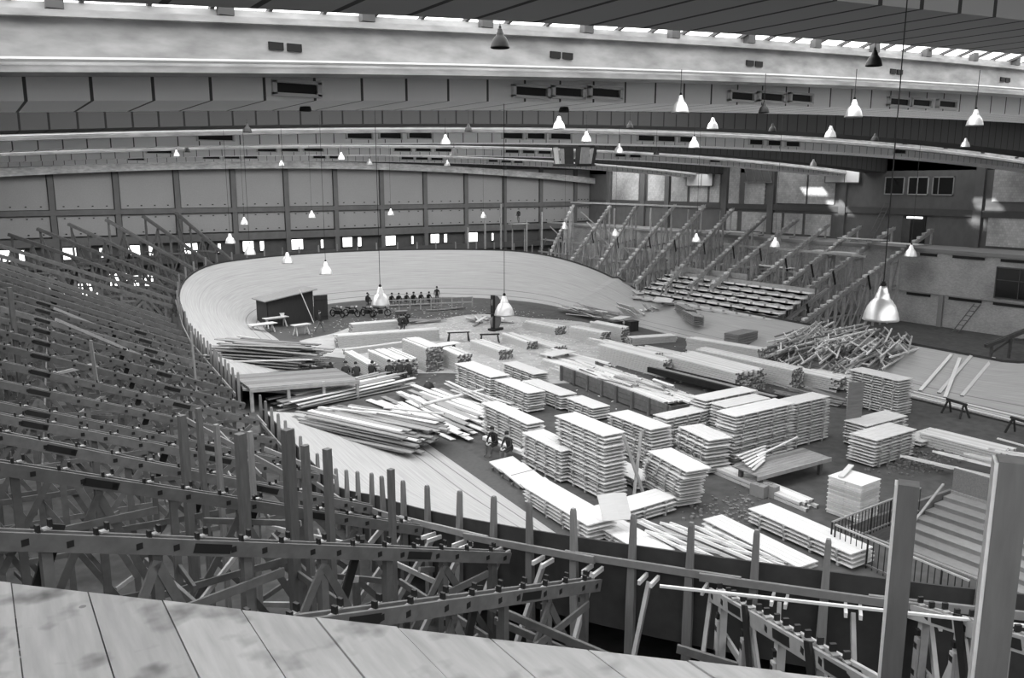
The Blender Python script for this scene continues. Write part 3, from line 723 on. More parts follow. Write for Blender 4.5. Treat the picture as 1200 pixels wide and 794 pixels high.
# ---------------------------------------------------------------- boarded deck in front of the viewer
m, nt, bs = new_mat('deck_boards')
tc = N(nt, 'ShaderNodeTexCoord'); mp = N(nt, 'ShaderNodeMapping'); mp.inputs['Scale'].default_value = (9, 1.0, 1); nt.links.new(tc.outputs['Object'], mp.inputs[0])
nz = N(nt, 'ShaderNodeTexNoise'); nz.inputs['Scale'].default_value = 2.2; nz.inputs['Detail'].default_value = 8; nt.links.new(mp.outputs[0], nz.inputs['Vector'])
g = math_node(nt, 'MULTIPLY_ADD', nz.outputs[0], .30); g.node.inputs[2].default_value = .27
n2 = N(nt, 'ShaderNodeTexNoise'); n2.inputs['Scale'].default_value = 3.2; n2.inputs['Detail'].default_value = 3; nt.links.new(tc.outputs['Object'], n2.inputs['Vector'])
rp = N(nt, 'ShaderNodeValToRGB'); rp.color_ramp.elements[0].position = .30; rp.color_ramp.elements[0].color = (.3, .3, .3, 1); rp.color_ramp.elements[1].position = .47; nt.links.new(n2.outputs[0], rp.inputs[0])
vo = N(nt, 'ShaderNodeTexVoronoi'); vo.inputs['Scale'].default_value = 3.4; nt.links.new(tc.outputs['Object'], vo.inputs['Vector'])
kn = math_node(nt, 'LESS_THAN', vo.outputs['Distance'], .055); kn2 = math_node(nt, 'MULTIPLY_ADD', kn, -.22); nt.links.new(g, kn2.node.inputs[2])
oi = N(nt, 'ShaderNodeObjectInfo'); r_ = math_node(nt, 'MULTIPLY_ADD', oi.outputs['Random'], .3); r_.node.inputs[2].default_value = .85
g3 = math_node(nt, 'MULTIPLY', math_node(nt, 'MULTIPLY', kn2, r_), rp.outputs[0])
nt.links.new(g3, bs.inputs['Base Color']); bs.inputs['Roughness'].default_value = .8
M['deck'] = m
ZD = 10.0
edge = lambda x: 4.68-1.0*x
x = -1.5; i = 0
r = random.Random(5)
while x < 3.5:
    w = .30+r.uniform(-.03, .02); x1 = x+w-.006; dz = r.uniform(-.004, .004)
    b = MB(); y0 = -1.2
    pts = [(x, y0), (x1, y0), (x1, edge(x1)), (x, edge(x))]
    b.hexa([(px, py, ZD-.05+dz) for px, py in pts]+[(px, py, ZD+dz) for px, py in pts])
    o = tag(b.obj('deck_board', 'deck'), 'worn pale deck board at the bottom edge, %s from the left' % ordn(i+1), 'board', 'deck boards at the bottom edge')
    x += w; i += 1
# joists that carry the deck
for j, yy in enumerate((0, 1.2, 2.4)):
    xe = edge(0)-yy-.3
    tie((-1.4, yy, ZD-.16), (min(4.4, xe), yy, ZD-.16), 'joist under the deck boards, %s from the viewer' % ordn(j+1), .08, .2, 'truss', 'beam', 'joists under the deck', 'joist')

for j, (px, py) in enumerate([(-1.2, .1), (-1.2, 2.3), (1.8, .1), (1.6, 2.3), (3.6, .1)]):
    b = MB(); b.box((0, 0, (ZD-.27)/2), (.16, .16, ZD-.27)); b.box((.1, 0, (ZD-.3)/2), (.05, .12, ZD-.6)); o = tag(b.obj('deck_post', 'truss'), 'timber post under the boarded deck, hidden below the boards, %s of five' % ordn(j+1), 'post', 'posts under the deck'); o.location = (px, py, 0)
# ---------------------------------------------------------------- tunnel through the left straight
tb = tp(GAP[1]-.2, RO); 
r = root('tunnel_deck', (0, 0, 0), 0, label='boarded tunnel roof on posts where the left track is cut', cat='tunnel')
ya, yb2 = 43.2, 46.8; xa, xb = 11.6, 17.6
for i in range(9):
    b = MB(); yy = ya+(yb2-ya)*(i+.5)/9; b.beam((xa, yy, 1.32), (xb, yy-.35, 1.05), (yb2-ya)/9-.03, .06); b.obj('roof_board', 'old_wood', r)
for i in range(4):
    xx = xa+.1+i*(xb-xa-.2)/3; b = MB(); b.box((xx, ya+.1-.35*i/3, .6), (.16, .16, 1.2)); b.obj('post', 'truss_light', r)
b = MB(); b.beam((xa, ya, 1.2), (xb, ya-.35, .95), .12, .2); b.obj('lintel', 'truss_light', r)
b = MB(); b.box((14.6, yb2+.1, .6), (6.0, .1, 1.2)); b.obj('back_boarding', 'tar', r)

# ---------------------------------------------------------------- stickered stacks: every boarded panel is a thing with battens
_pan = {}
def panel_meshes(L, W, nb):
    key = (round(L, 1), round(W, 1), nb)
    if key in _pan: return _pan[key]
    L, W = key[0], key[1]; b = MB(); n = 4
    for i in range(n): b.box((0, -W/2+(i+.5)*W/n, .0), (L, W/n-.008, .036))
    me = b.mesh('boarded_section', 'panel_wood'); c = MB(); c.box((0, 0, 0), (.09, W+.05, .10))
    _pan[key] = (me, c.mesh('batten', 'batten'), nb); return _pan[key]
npan = 0
def panel(p, ang, L, W, lab, grp, nb=4, tilt=(0, 0)):
    global npan; npan += 1
    me, bm, _ = panel_meshes(L, W, nb)
    o = tag(link('boarded_section', me), lab, 'boarded section', grp); o.location = p; o.rotation_euler = (tilt[0], tilt[1], ang)
    for i in range(nb):
        c = link('batten', bm, o); c.location = (-L/2+L*(i+.5)/nb+rnd.uniform(-.05, .05), 0, -.068)
    return o
def stack(A, h, L, W, desc, ang=88, pitch=.14, jit=.035, z0=0.02, nb=4, lean=(0, 0)):
    """A: near left corner of the top; length runs along ang, width to the right"""
    n = max(1, int(round((h-z0)/pitch))); a = rad(ang); d = Vector((math.cos(a), math.sin(a), 0)); w = Vector((d.y, -d.x, 0))
    c = Vector((A[0], A[1], 0))+d*L/2+w*W/2
    for i in range(n):
        z = z0+.115+i*pitch; t = (i-n)/max(1, n)
        jx, jy = rnd.uniform(-jit, jit)*1.6, rnd.uniform(-jit, jit)
        p = c+d*(jx+lean[0]*t)+w*(jy+lean[1]*t); p.z = z
        k = n-i
        lab = ('topmost' if k == 1 else '%s from top' % ordn(k))+' section in the '+desc
        panel(p, a+rnd.uniform(-.012, .012), L, W, lab, 'boarded sections of the '+desc, nb)
stack((23.6, 38.6), 1.33, 4.3, 1.3, 'tall stack farthest left in the middle block')
stack((27.1, 39.4), .80, 3.8, 1.1, 'low stack behind the middle block')
stack((23.7, 35.0), 1.2, 3.6, 1.1, 'second stack from the far end')
stack((25.5, 34.5), .84, 3.9, 1.1, 'farther low stack left of the bin')
stack((25.7, 32.0), .78, 2.5, 1.1, 'nearer low stack left of the bin')
stack((19.7, 29.1), 1.5, 4.2, .95, 'stack right behind the two seated men')
stack((19.0, 25.7), 1.42, 3.0, 1.15, 'stack in front of the seated men')
stack((19.4, 23.5), 2.5, 3.3, 1.1, 'tallest stack with two leaning sticks', jit=.05, lean=(.25, .1))
stack((23.4, 25.2), 1.68, 3.0, 1.2, 'stack right of the tallest stack', jit=.04)
stack((20.9, 20.6), 1.7, 2.6, 1.05, 'stepped stack before the big double stack', jit=.07, lean=(-.7, -.1), ang=80)
stack((21.1, 23.4), .45, 2.3, 1.0, 'low stack at the foot of the tallest stack', ang=84)
stack((17.9, 21.0), .60, 3.2, 1.1, 'low crosswise stack before the tallest stack', ang=2, nb=3, lean=(0, 0)) if 0 else None
# crosswise stacks lie along x: near left corner is their front-right end
def cstack(x0, y0, h, L, W, desc, **k): stack((x0, y0+W), h, L, W, desc, ang=k.pop('ang', 1), **k)
cstack(17.7, 21.0, .60, 3.2, 1.1, 'low crosswise stack before the tallest stack', nb=3)
stack((16.4, 20.6), .72, 4.2, 1.2, 'long stack at the left edge near the rim', ang=87)
stack((16.9, 18.2), .42, 3.0, 1.1, 'long low stack by the near rim', ang=86, z0=.0)
stack((20.5, 15.3), .32, 4.3, .9, 'flat pair of panels before the long low stack', ang=87)
stack((22.1, 14.6), .6, 4.3, 1.1, 'long low stack by the stair railing')
cstack(26.4, 23.3, 2.2, 3.9, 1.1, 'front left of the big double stack', jit=.05)
cstack(30.4, 23.6, 2.1, 2.8, 1.0, 'front right of the big double stack', jit=.02, nb=3)
cstack(27.6, 24.9, 2.15, 3.0, 1.0, 'second row of the big double stack', jit=.03)
cstack(27.6, 26.2, 2.1, 3.6, 1.0, 'rear row of the big double stack', jit=.03)
stack((24.6, 23.2), 1.5, 2.2, 1.2, 'ragged stack left of the big double stack', ang=80, jit=.09)
cstack(25.0, 26.0, 1.75, 2.6, .95, 'stack at the end of the timber bin', jit=.06, nb=3)
stack((39.3, 24.0), 2.05, 3.1, 1.2, 'tall clean stack beside the truss heap', jit=.025, nb=5)
cstack(31.2, 19.9, 1.3, 3.0, 1.3, 'dark stack behind the block stack', jit=.06)
cstack(33.2, 21.6, 1.2, 3.2, 1.2, 'dark stack behind the leaning board', jit=.05)
cstack(35.6, 20.4, .35, 2.6, 1.1, 'flat panels on the ground right of the dark stack', nb=3)

# ---------------------------------------------------------------- solid timber stacks: top beams are things, the packed rest is stuff
core = MB(); nbeam = 0
BG = 'beams on top of the solid timber stacks'
def solid(A, h, L, W, desc, ang=88, bw=.15, bh=.12, ragged=.12, tops=True, zb0=0.0):
    global nbeam
    a = rad(ang); d = Vector((math.cos(a), math.sin(a), 0)); w = Vector((d.y, -d.x, 0))
    nc = max(2, int(round(W/bw))); nr = max(1, int(round(h/bh))); bw = W/nc; bh = h/nr
    for r_ in range(nr):
        for c_ in range(nc):
            j0, j1 = rnd.uniform(-ragged, ragged), rnd.uniform(-ragged, ragged)*.4
            p = Vector((A[0], A[1], zb0+bh*(r_+.5)))+w*(bw*(c_+.5))+d*j0; q = p+d*(L+j1)
            if r_ == nr-1 and tops and nbeam < 240:
                nbeam += 1
                hh = bh*.84
                if rnd.random() < .12: continue
                plank_between(p, q, bw*.88, hh, 'beam', 'new_wood', '%s top beam from left, %s' % (ordn(c_+1), desc), 'beam', 'top beams of the '+desc)
            elif r_ == nr-1 or c_ in (0, nc-1) or True:
                core.beam(p+w*rnd.uniform(-.012, .012), q+w*rnd.uniform(-.012, .012), bw*.90, bh*.82); core.m[-6] = core.m[-5] = 1 if rnd.random() < .8 else 0
solid((25.3, 63.4), .72, 3.9, .8, 'stack beside the three people near the shed', ang=-6)
solid((22.0, 58.0), .95, 7.8, .8, 'long crosswise stack behind the small yard', ang=-11)
solid((21.4, 54.9), .42, 5.0, .4, 'low crosswise beams before the long crosswise stack', ang=4)
solid((20.0, 47.2), .88, 4.7, .72, 'ragged stack behind the group of seated workers', ang=86)
solid((21.1, 46.1), 1.16, 4.0, 1.75, 'wide stack with dipped top and dark beam ends', ang=88)
solid((23.7, 46.6), 1.62, 3.8, 1.25, 'tallest beam stack beside the wide stack', ang=88)
solid((25.3, 45.3), 1.2, 2.8, 1.0, 'beam stack right of the tallest beam stack', ang=86)
solid((29.6, 47.2), .7, 4.4, 1.05, 'beam stack near the trestle tables', ang=87)
solid((33.2, 49.1), .6, 4.1, .9, 'beam stack between trestle tables and saw', ang=84)
solid((38.4, 52.8), .66, 4.0, 1.1, 'beam stack behind the trestles', ang=96)
solid((34.6, 47.8), .3, 5.4, 1.2, 'low flat beams in front of the trestle stack', ang=90)
solid((38.9, 47.7), .92, 3.6, 1.0, 'beam stack below the far piles', ang=95)
solid((41.0, 47.8), 1.1, 3.6, .9, 'upright edged stack right of the far beam stacks', ang=94)
solid((38.4, 44.6), .45, 4.0, 1.0, 'small low beams before the far stacks', ang=92)
solid((40.9, 47.2), .55, 3.8, .9, 'short crosswise stack below the sheets', ang=-14)
solid((35.3, 37.2), 1.1, 6.4, 1.1, 'long stack with splayed board ends', ang=90, ragged=.3)
solid((36.6, 39.6), .95, 5.0, 1.0, 'long stack right of the splayed stack', ang=90, ragged=.3)
solid((36.0, 32.0), 1.25, 6.0, 2.4, 'broad pale stack behind the double stack', ang=88, ragged=.2)
solid((42.2, 35.6), 1.35, 5.6, .9, 'pale stack in front of the truss heap, upper', ang=100)
solid((39.7, 31.0), 1.2, 7.6, 1.1, 'pale stack in front of the truss heap, lower', ang=92)
solid((41.2, 29.2), .8, 5.0, 1.2, 'dark ended boards left of the tall clean stack', ang=94, ragged=.4)
solid((31.2, 37.6), .5, 6.5, 1.4, 'low long boards right of the trestles', ang=92, ragged=.3)
solid((33.0, 40.6), .45, 6.0, 1.3, 'low boards beyond the end of the bin', ang=93, ragged=.4)
solid((38.6, 38.2), .6, 5.0, 1.6, 'low pale boards between the long stacks', ang=95, ragged=.4)
solid((43.6, 28.0), .45, 4.5, .9, 'low boards in front of the truss heap', ang=95, ragged=.4)
solid((30.2, 35.4), .4, 6.6, .8, 'long low boards beside the timber bin', ang=90, ragged=.3)
solid((36.2, 17.2), .62, 3.6, 1.2, 'grey stack behind the frames at the right', ang=92)
solid((24.9, 18.6), .3, 5.2, .8, 'low boards behind the long low stack by the railing', ang=87, ragged=.2)
solid((19.1, 38.6), .5, 7.4, .35, 'single row beam before the middle block', ang=12)
co = core.obj('stacked_beams', ['end_wood', 'end_grain_shaded'])
tag(co, 'packed pale beams filling the solid timber stacks under their top layers', 'beams', 'packed beams of the solid stacks', 'stuff')

# block stack: nine layers of square bundles
ba = root('block_stack', (25.6, 16.7, 0), rad(3), label='square pile of pale block bundles behind the stair railing', cat='block pile')
for i in range(9):
    b = MB(); z = .08+i*.16
    for q in range(6):
        for e in range(2): b.box((.1+q*.2+rnd.uniform(-.01, .01), .33+e*.66, z), (.185, .64, .1))
    b.box((.6, .66, z+.065), (1.26, 1.34, .03)); b.obj('block_layer', 'new_wood', ba)
b = MB(); b.beam((.1, .9, 1.5), (1.4, 1.3, 1.55), .2, .06); b.obj('top_board', 'new_wood', ba)
for i, (x, y) in enumerate([(24.75, 20.5), (25.1, 20.25)]):
    b = MB(); b.box((0, 0, .24), (.32, .62, .46)); b.box((0, 0, .24), (.34, .05, .5)); b.box((0, .2, .47), (.28, .2, .03))
    o = tag(b.obj('crate', 'batten'), ('left' if i == 0 else 'right')+' of two small pale crates on the ground before the workbench', 'crate', 'small crates'); o.location = (x, y, 0); o.rotation_euler = (0, 0, rad(8))

# timber bin with dark boarded side and posts
r = root('timber_bin', (28.8, 29.6, 0), rad(-5), label='long dark boarded bin full of offcuts in the middle of the infield', cat='bin')
for sgn, xx in ((0, 0), (1, 2.6)):
    for zz in (.22, .5, .78):
        b = MB(); b.box((xx, 5.4, zz), (.06, 10.8, .26)); b.obj('side_board', 'truss', r)
    for i in range(8):
        b = MB(); b.box((xx-.08, .3+i*1.46, .46), (.12, .16, .96)); b.obj('post', 'truss', r)
b = MB(); b.box((1.3, 0, .46), (2.6, .06, .9)); b.obj('end_board', 'truss', r)
for i in range(8):
    plank_between((29.25+i*.3, 29.9+rnd.uniform(0, .6), .80+rnd.uniform(-.04, .04)), (30.1+i*.3, 39.6+rnd.uniform(-.6, .6), .80+rnd.uniform(-.04, .04)), .24, .1, 'beam', NW, 'long pale beam filling the dark timber bin, %s from the left' % ordn(i+1), 'beam', 'beams filling the timber bin')
for i in range(26):
    x = 29.2+rnd.uniform(.1, 2.4); y = 30.4+rnd.uniform(0, 8.6); L = rnd.uniform(.3, 2.6)
    a = rad(rnd.choice([88, 92, 85, 80, 60]) if L < 1 else rnd.uniform(84, 100))
    p = Vector((x+.085*(y-29.6), y, .78+rnd.uniform(0, .22))); q = p+Vector((math.cos(a)*L, math.sin(a)*L, rnd.uniform(-.05, .1)))
    plank_between(p, q, .16, .06, 'offcut', 'new_wood' if rnd.random() < .6 else 'old_wood', 'timber offcut lying in the long dark bin', 'offcut', 'offcuts in the timber bin', rnd.uniform(-.4, .4))
# steel channel frame beyond the bin
r = root('steel_channel', (35.2, 28.6, 0), rad(3), label='long dark steel channel frame lying beside the timber bin', cat='steel frame')
for x in (0, .75):
    b = MB(); b.box((x, 4.6, .5), (.12, 9.4, .32)); b.box((x+.08, 4.6, .64), (.2, 9.4, .04)); b.obj('channel', 'iron', r)
b = MB(); b.box((.37, 4.6, .6), (.6, 8.8, .06)); b.obj('deck_sheet', 'batten', r)
# leaning board and sticks
b = MB(); b.box((0, 0, 1.42), (1.0, .05, 2.85)); o = tag(b.obj('leaning_board', 'old_wood'), 'wide grey board standing upright against the double stack', 'board'); o.location = (33.75, 22.75, 0); o.rotation_euler = (rad(-4), rad(6), rad(-6))
o = tie((20.5, 22.2, .05), (20.2, 23.3, 2.5), 'stick leaning on the tallest stack, left of the crossing pair', .12, .1, 'old_wood', 'stick', 'sticks leaning on the tallest stack', 'stick')
o = tie((19.9, 22.3, .05), (21.1, 23.3, 2.5), 'stick leaning on the tallest stack, right of the crossing pair', .12, .1, 'old_wood', 'stick', 'sticks leaning on the tallest stack', 'stick')
b = MB(); rows = [[(0, 0, .0), (0, .9, .05)], [(.6, -.02, -.02), (.6, .9, .03)], [(1.1, -.05, -.12), (1.1, .88, -.05)]]
b.grid(rows); b.grid([[(x, y, z-.03) for x, y, z in rr] for rr in rows])
o = tag(b.obj('bent_sheet', 'panel_wood'), 'bent pale sheet hanging over the end of the long left edge stack', 'sheet'); o.location = (16.75, 20.2, .92); o.rotation_euler = (rad(50), 0, rad(-14))

# ---------------------------------------------------------------- loose planks
npl = 0
def heap(n, cx, cy, ang, dang, lx, ly, hmax, L0, L1, mats, desc, w=(.14, .24), t=.05, layers=True, slope=0, zbase=0.0, cap=300):
    global npl
    a0 = rad(ang); d0 = Vector((math.cos(a0), math.sin(a0), 0)); w0 = Vector((-d0.y, d0.x, 0))
    for i in range(n):
        if npl >= cap: return
        npl += 1
        f = i/max(1, n-1); L = rnd.uniform(L0, L1); a = a0+rad(rnd.gauss(0, dang))
        lim = 1-.55*f
        c = Vector((cx, cy, 0))+d0*rnd.uniform(-lx, lx)*.5+w0*rnd.uniform(-ly, ly)*.5*lim
        z = zbase+.04+hmax*f+rnd.uniform(-.02, .03)
        d = Vector((math.cos(a), math.sin(a), 0))*L/2; dz = rnd.gauss(0, .02)*L
        p = c-d; q = c+d; p.z = max(.03, z-dz); q.z = max(.03, z+dz)
        plank_between(p, q, rnd.uniform(*w), t, 'plank', rnd.choice(mats), 'loose plank in the '+desc, 'plank', 'planks of the '+desc, rnd.gauss(0, .12))

heap(44, 15.3, 37.8, 58, 4, .8, 3.6, 1.25, 5.2, 8.4, [OW, OW, EW, NW], 'large layered heap on the near left track', zbase=.55) if 0 else None
def layered(cx, cy, ang, nl, nper, L, w, mats, desc, z0, gap=.085, step=.0, jit=.3, dang=1.5):
    """boards laid side by side in layers"""
    global npl
    a0 = rad(ang); d0 = Vector((math.cos(a0), math.sin(a0), 0)); w0 = Vector((-d0.y, d0.x, 0))
    for i in range(nl):
        n_ = nper-int(i*step)
        for j in range(n_):
            if rnd.random() < .06: continue
            npl += 1
            a = a0+rad(rnd.gauss(0, dang)); d = Vector((math.cos(a), math.sin(a), 0))*L*rnd.uniform(.82, 1.05)/2
            c = Vector((cx, cy, 0))+w0*((j-(n_-1)/2)*w*1.12+rnd.uniform(-.05, .05))+d0*rnd.uniform(-jit, jit)*2
            z = z0+gap*i+rnd.uniform(-.01, .02); t = rnd.gauss(0, .008)*L
            p = c-d; q = c+d; p.z = z-t; q.z = z+t
            plank_between(p, q, w*rnd.uniform(.8, 1.0), .05, 'plank', rnd.choice(mats), 'loose plank in the '+desc, 'plank', 'planks of the '+desc, rnd.gauss(0, .06))
layered(14.9, 35.0, -66, 7, 11, 6.6, .30, [OW, OW, OW, 'batten', NW], 'large layered heap on the near left track', .42, .12, .4)
for j, (px, py) in enumerate([(13.3, 37.6), (14.6, 36.6), (15.9, 35.8)]):
    plank_between((px, py, 1.34), (px+1.9, py-2.6, 1.36), .12, .06, 'plank', NW, 'white stick laid across the near left heap, %s from the left' % ordn(j+1), 'stick', 'sticks across the near left heap')
layered(15.4, 52.4, -50, 8, 9, 6.8, .32, [OW, OW, OW, 'batten'], 'dark heap on the track beyond the tunnel', .5, .19, .45, .4)
plank_between((11.9, 48.6, 1.75), (16.6, 47.6, 1.5), .14, .06, 'plank', NW, 'long pale plank lying over the tunnel roof edge', 'plank')
layered(17.4, 44.2, 13, 4, 8, 8.2, .32, ['batten', 'batten', NW], 'long bundle lying from the tunnel to the infield', .1, .14, .8, .5)
layered(20.2, 37.4, 94, 3, 13, 7.4, .34, [NW, NW, NW, 'batten'], 'broad spread of pale planks left of the seated men', .08, .12, 1.2, .8, 2.5)
heap(7, 18.0, 59.6, 118, 4, 2.5, 1.2, .3, 5, 8, [NW], 'pale planks between the shed tables and dark heap', zbase=.2)
heap(10, 22.4, 38.0, 92, 2, 2.0, 1.0, .75, 4.8, 5.6, [NW], 'tall bundle of long planks left of the middle block')
def surf(x, y):
    off = (Vector((x, y))-CN).dot(-NL); return .05+1.45*max(0, min(1, (off-RI)/(RO-RI)))**1.12
for j, (a, bb) in enumerate([((45.0, 26.2), (50.5, 27.6)), ((45.2, 25.2), (51.0, 26.6)), ((44.8, 24.6), (50.2, 26.9)), ((45.4, 24.0), (51.2, 25.4))]):
    plank_between((a[0], a[1], surf(*a)+.06), (bb[0], bb[1], surf(*bb)+.06), .2, .07, 'plank', NW, 'pale plank lying up the right track banking, %s of four' % ordn(j+1), 'plank', 'planks on the right track banking')
for j in range(7):
    y0 = 25.2-.12*j; plank_between((44.9-.22*j, 26.4, .12+.02*(j % 3)), (44.4-.24*j, 15.6, .12+.02*(j % 2)), .16, .06, 'plank', NW if j % 2 else EW, 'long plank along the inner edge of the right track, %s from the track' % ordn(j+1), 'plank', 'planks along the right track edge')
heap(14, 37.2, 61.2, 80, 30, 3, 4, .4, 1.5, 3.2, [NW, OW], 'loose boards near the far bend')
heap(14, 31.0, 64.5, -15, 15, 4, 3, .15, 2, 4, [OW, EW], 'flat boards on the sand behind the long crosswise stack')
heap(22, 46.8, 58.8, 92, 6, 2.5, 4.2, .7, 3.0, 5.0, [NW, OW, EW], 'boards piled below the far right track')
heap(16, 51.0, 56, 65, 8, 3, 2.6, .5, 3.0, 5.0, [NW, EW], 'boards on the right track by the sheets', zbase=.5)
heap(12, 38.8, 28.2, 95, 6, 2, 1.6, .4, 2.5, 4.5, [OW, EW], 'dark boards beside the tall clean stack')
heap(14, 37.8, 15.8, 105, 8, 3, 3, .5, 3, 5.5, [NW, EW], 'frame timbers at the right edge')

for j in range(7):
    b = MB(); b.box((0, 0, 0), (1.25, .95, .05)); c2 = MB(); c2.box((.0, -.40, .07), (1.2, .12, .12)); c2.box((-.45, 0, -.06), (.09, .9, .07)); c2.box((.45, 0, -.06), (.09, .9, .07))
    o = tag(b.obj('stepped_section', 'panel_wood'), 'short stepped boarded section beside the seated men, %s from the far end' % ordn(j+1), 'section', 'stepped sections beside the seated men'); c2.obj('cleat', 'old_wood', o); o.location = (18.15-.13*j, 28.3-.98*j, .26+.03*(j % 2)); o.rotation_euler = (rad(12), 0, rad(4))
    b = MB(); b.box((0, 0, -.03), (1.0, .4, .17)); b.box((0, .3, -.06), (1.1, .1, .1)); o = tag(b.obj('support_block', 'old_wood'), 'rough timber block under the stepped sections, %s from the far end' % ordn(j+1), 'block', 'blocks under the stepped sections'); o.location = (18.1-.13*j, 28.3-.98*j, .14)
# finished tiers of the right stand: scalloped boards on steps
for i in range(6):
    x = 51.7+i*.86; z = 1.5+i*.34
    b = MB(); rows_t, rows_b = [], []; n = 66
    for q in range(n+1):
        y = 42.6+16.6*q/n; ph = (q % 6)/6; dip = .10*math.sin(PI*ph)
        rows_t.append([(x-.08, y, z-.02), (x+.82, y, z)]); rows_b.append([(x-.08, y, z-.13-dip), (x+.82, y, z-.06)])
    b.grid(rows_t); b.grid(rows_b); b.grid([[r_[0] for r_ in rows_t], [r_[0] for r_ in rows_b]]); b.grid([[r_[1] for r_ in rows_t], [r_[1] for r_ in rows_b]])
    b.grid([rows_t[0], rows_b[0]]); b.grid([rows_t[-1], rows_b[-1]])
    o = b.obj('stand_tier', 'new_wood'); tag(o, 'finished pale timber tier of the right stand, %s step from the bottom' % ordn(i+1), 'tier', 'finished tiers of the right stand')
    c = MB()
    for q in range(12):
        c.box((x-.02, 43.3+q*1.4, z+.05), (.16, .12, .14))
    c.obj('cleat', 'truss_light', o)
    c = MB(); c.box((x+.8, 50.9, z+.15), (.04, 16.6, .32)); c.obj('riser', 'truss_light', o)
b = MB(); b.box((0, 0, 0), (.06, 9.0, .5)); o = tag(b.obj('front_board', 'truss_light'), 'long grey board fronting the top of the finished tiers', 'board'); o.location = (57.2, 54.5, 3.75)
b = MB(); b.box((0, 0, 0), (.1, 4.4, .7)); o = tag(b.obj('front_board', 'old_wood'), 'grey boarding at the far end of the finished tiers', 'board'); o.location = (53.6, 62.2, 2.0)
# supports under the tiers
for j in range(5):
    y = 43.2+j*3.9; r = root('tier_trestle', (51.7, y, 0), 0, label='timber support frame under the finished tiers, %s from the near end' % ordn(j+1), cat='frame', group='frames under the tiers')
    b = MB(); b.beam((0, 0, 1.2), (5.0, 0, 3.1), .1, .2); b.obj('raker', 'truss_light', r)
    for x in (.2, 1.6, 3.0, 4.4):
        b = MB(); b.box((x, 0, (1.15+x*.38)/2), (.12, .12, 1.15+x*.38)); b.obj('post', 'truss_light', r)
# prefabricated stepped pieces and sheets lying on the right track
for j, (x, y, z, a, n, L) in enumerate([(50.2, 50.4, 1.1, 62, 5, 3.6), (48.6, 47.9, .85, 62, 6, 3.2)]):
    for i in range(n):
        b = MB(); b.box((0, 0, 0), (L, .9, .05))
        for e in range(4): b.box((-L/2+.3+e*(L-.6)/3, -.43, .06), (.08, .08, .12))
        o = tag(b.obj('tier_section', 'batten'), '%s layer of the %s pile of prefabricated tier sections on the right track' % (ordn(i+1), ('far', 'near')[j]), 'section', 'prefabricated tier sections'); o.location = (x, y, z+i*.13); o.rotation_euler = (rad(8), 0, rad(a))
for j, (x, y, z, a, w, L, rx) in enumerate([(51.3, 54.2, 1.7, 40, 1.6, 2.6, 4), (53.3, 60.2, 1.75, 60, .7, 4.6, 0), (46.2, 60.6, .6, 88, 1.0, 4.2, 14), (44.8, 52.4, .9, 20, 1.0, 1.8, 0), (47.4, 54.6, .9, 75, 1.1, 3.0, 40), (48.4, 55.6, 1.0, 80, 1.1, 3.0, 40)]):
    b = MB(); b.box((0, 0, 0), (L, w, .06)); b.box((L*.3, 0, -.06), (.1, w, .06)); b.box((-L*.3, 0, -.06), (.1, w, .06))
    o = tag(b.obj('timber_sheet', 'panel_wood'), ['wide pale sheet lying on the right track rim', 'narrow pale board across the far right rim', 'long panel tilted on the far right pile', 'small pale sheet on the barrel crates', 'first of two panels leaning together', 'second of two panels leaning together'][j], 'sheet'); o.location = (x, y, z); o.rotation_euler = (rad(rx), 0, rad(a))
# solid pile of panels under the tiers
for i in range(6):
    b = MB(); b.box((0, 0, 0), (2.6, 1.2, .17)); b.box((0, -.61, 0), (.06, .04, .17))
    o = tag(b.obj('crated_panel', 'old_wood'), '%s grey panel bundle from the bottom beside the truss heap' % ordn(i+1), 'panel', 'grey panel bundles'); o.location = (46.8, 41.2, .12+i*.2); o.rotation_euler = (0, 0, rad(10))
# steel drum crate group
for j, (x, y) in enumerate([(43.6, 51.6), (44.8, 51.0)]):
    b = MB(); b.box((0, 0, .4), (.9, .7, .8)); b.box((0, 0, .82), (.98, .78, .05)); b.box((0, -.36, .4), (.06, .04, .8))
    o = tag(b.obj('tool_crate', 'tar'), ('dark tool crate under the small sheet', 'dark tool crate right of the small sheet')[j], 'crate'); o.location = (x, y, 0)

# heap of small timber trusses
def mini_truss_mesh(L, H):
    parts = []
    b = MB(); b.beam((-L/2, 0, 0), (L/2, 0, 0), .1, .09); parts.append(('chord', b))
    b = MB(); b.beam((-L/2, H, 0), (L/2, H*.45, 0), .1, .09); parts.append(('chord', b))
    for i in range(4):
        x = -L/2+L*(i+.3)/4; b = MB(); b.beam((x, 0, .02), (x+L/5, H*(1-.13*i), .02), .07, .08); parts.append(('web', b))
    return [(n, b_.mesh(n, rnd.choice(['old_wood', 'truss_light', 'truss_light', 'new_wood']))) for n, b_ in parts]
MT = [mini_truss_mesh(L, H) for L, H in ((4.2, .75), (4.8, .8), (3.4, .6))]
MTN = []
for n_, me in MT[1]:
    me = me.copy(); me.materials[0] = M['new_wood']; MTN.append((n_, me))
for i in range(78):
    f = (i % 26)/26
    v = rnd.uniform(-.5, .5)*(1-.5*f); u = rnd.uniform(-.5, .5)*(1-.35*f)
    x, y = 47.4+u*5.6, 33.6+v*11.0
    r = root('gable_truss', (x, y, surf(x, y)+.12+1.35*f), 0, label='small triangulated timber frame tossed on the big truss heap', cat='truss', group='frames of the truss heap')
    r.rotation_euler = (rnd.gauss(.02, .16), rnd.gauss(-.13, .08), rad(rnd.gauss(14, 10)))
    for n_, me in rnd.choice(MT): link(n_, me, r)
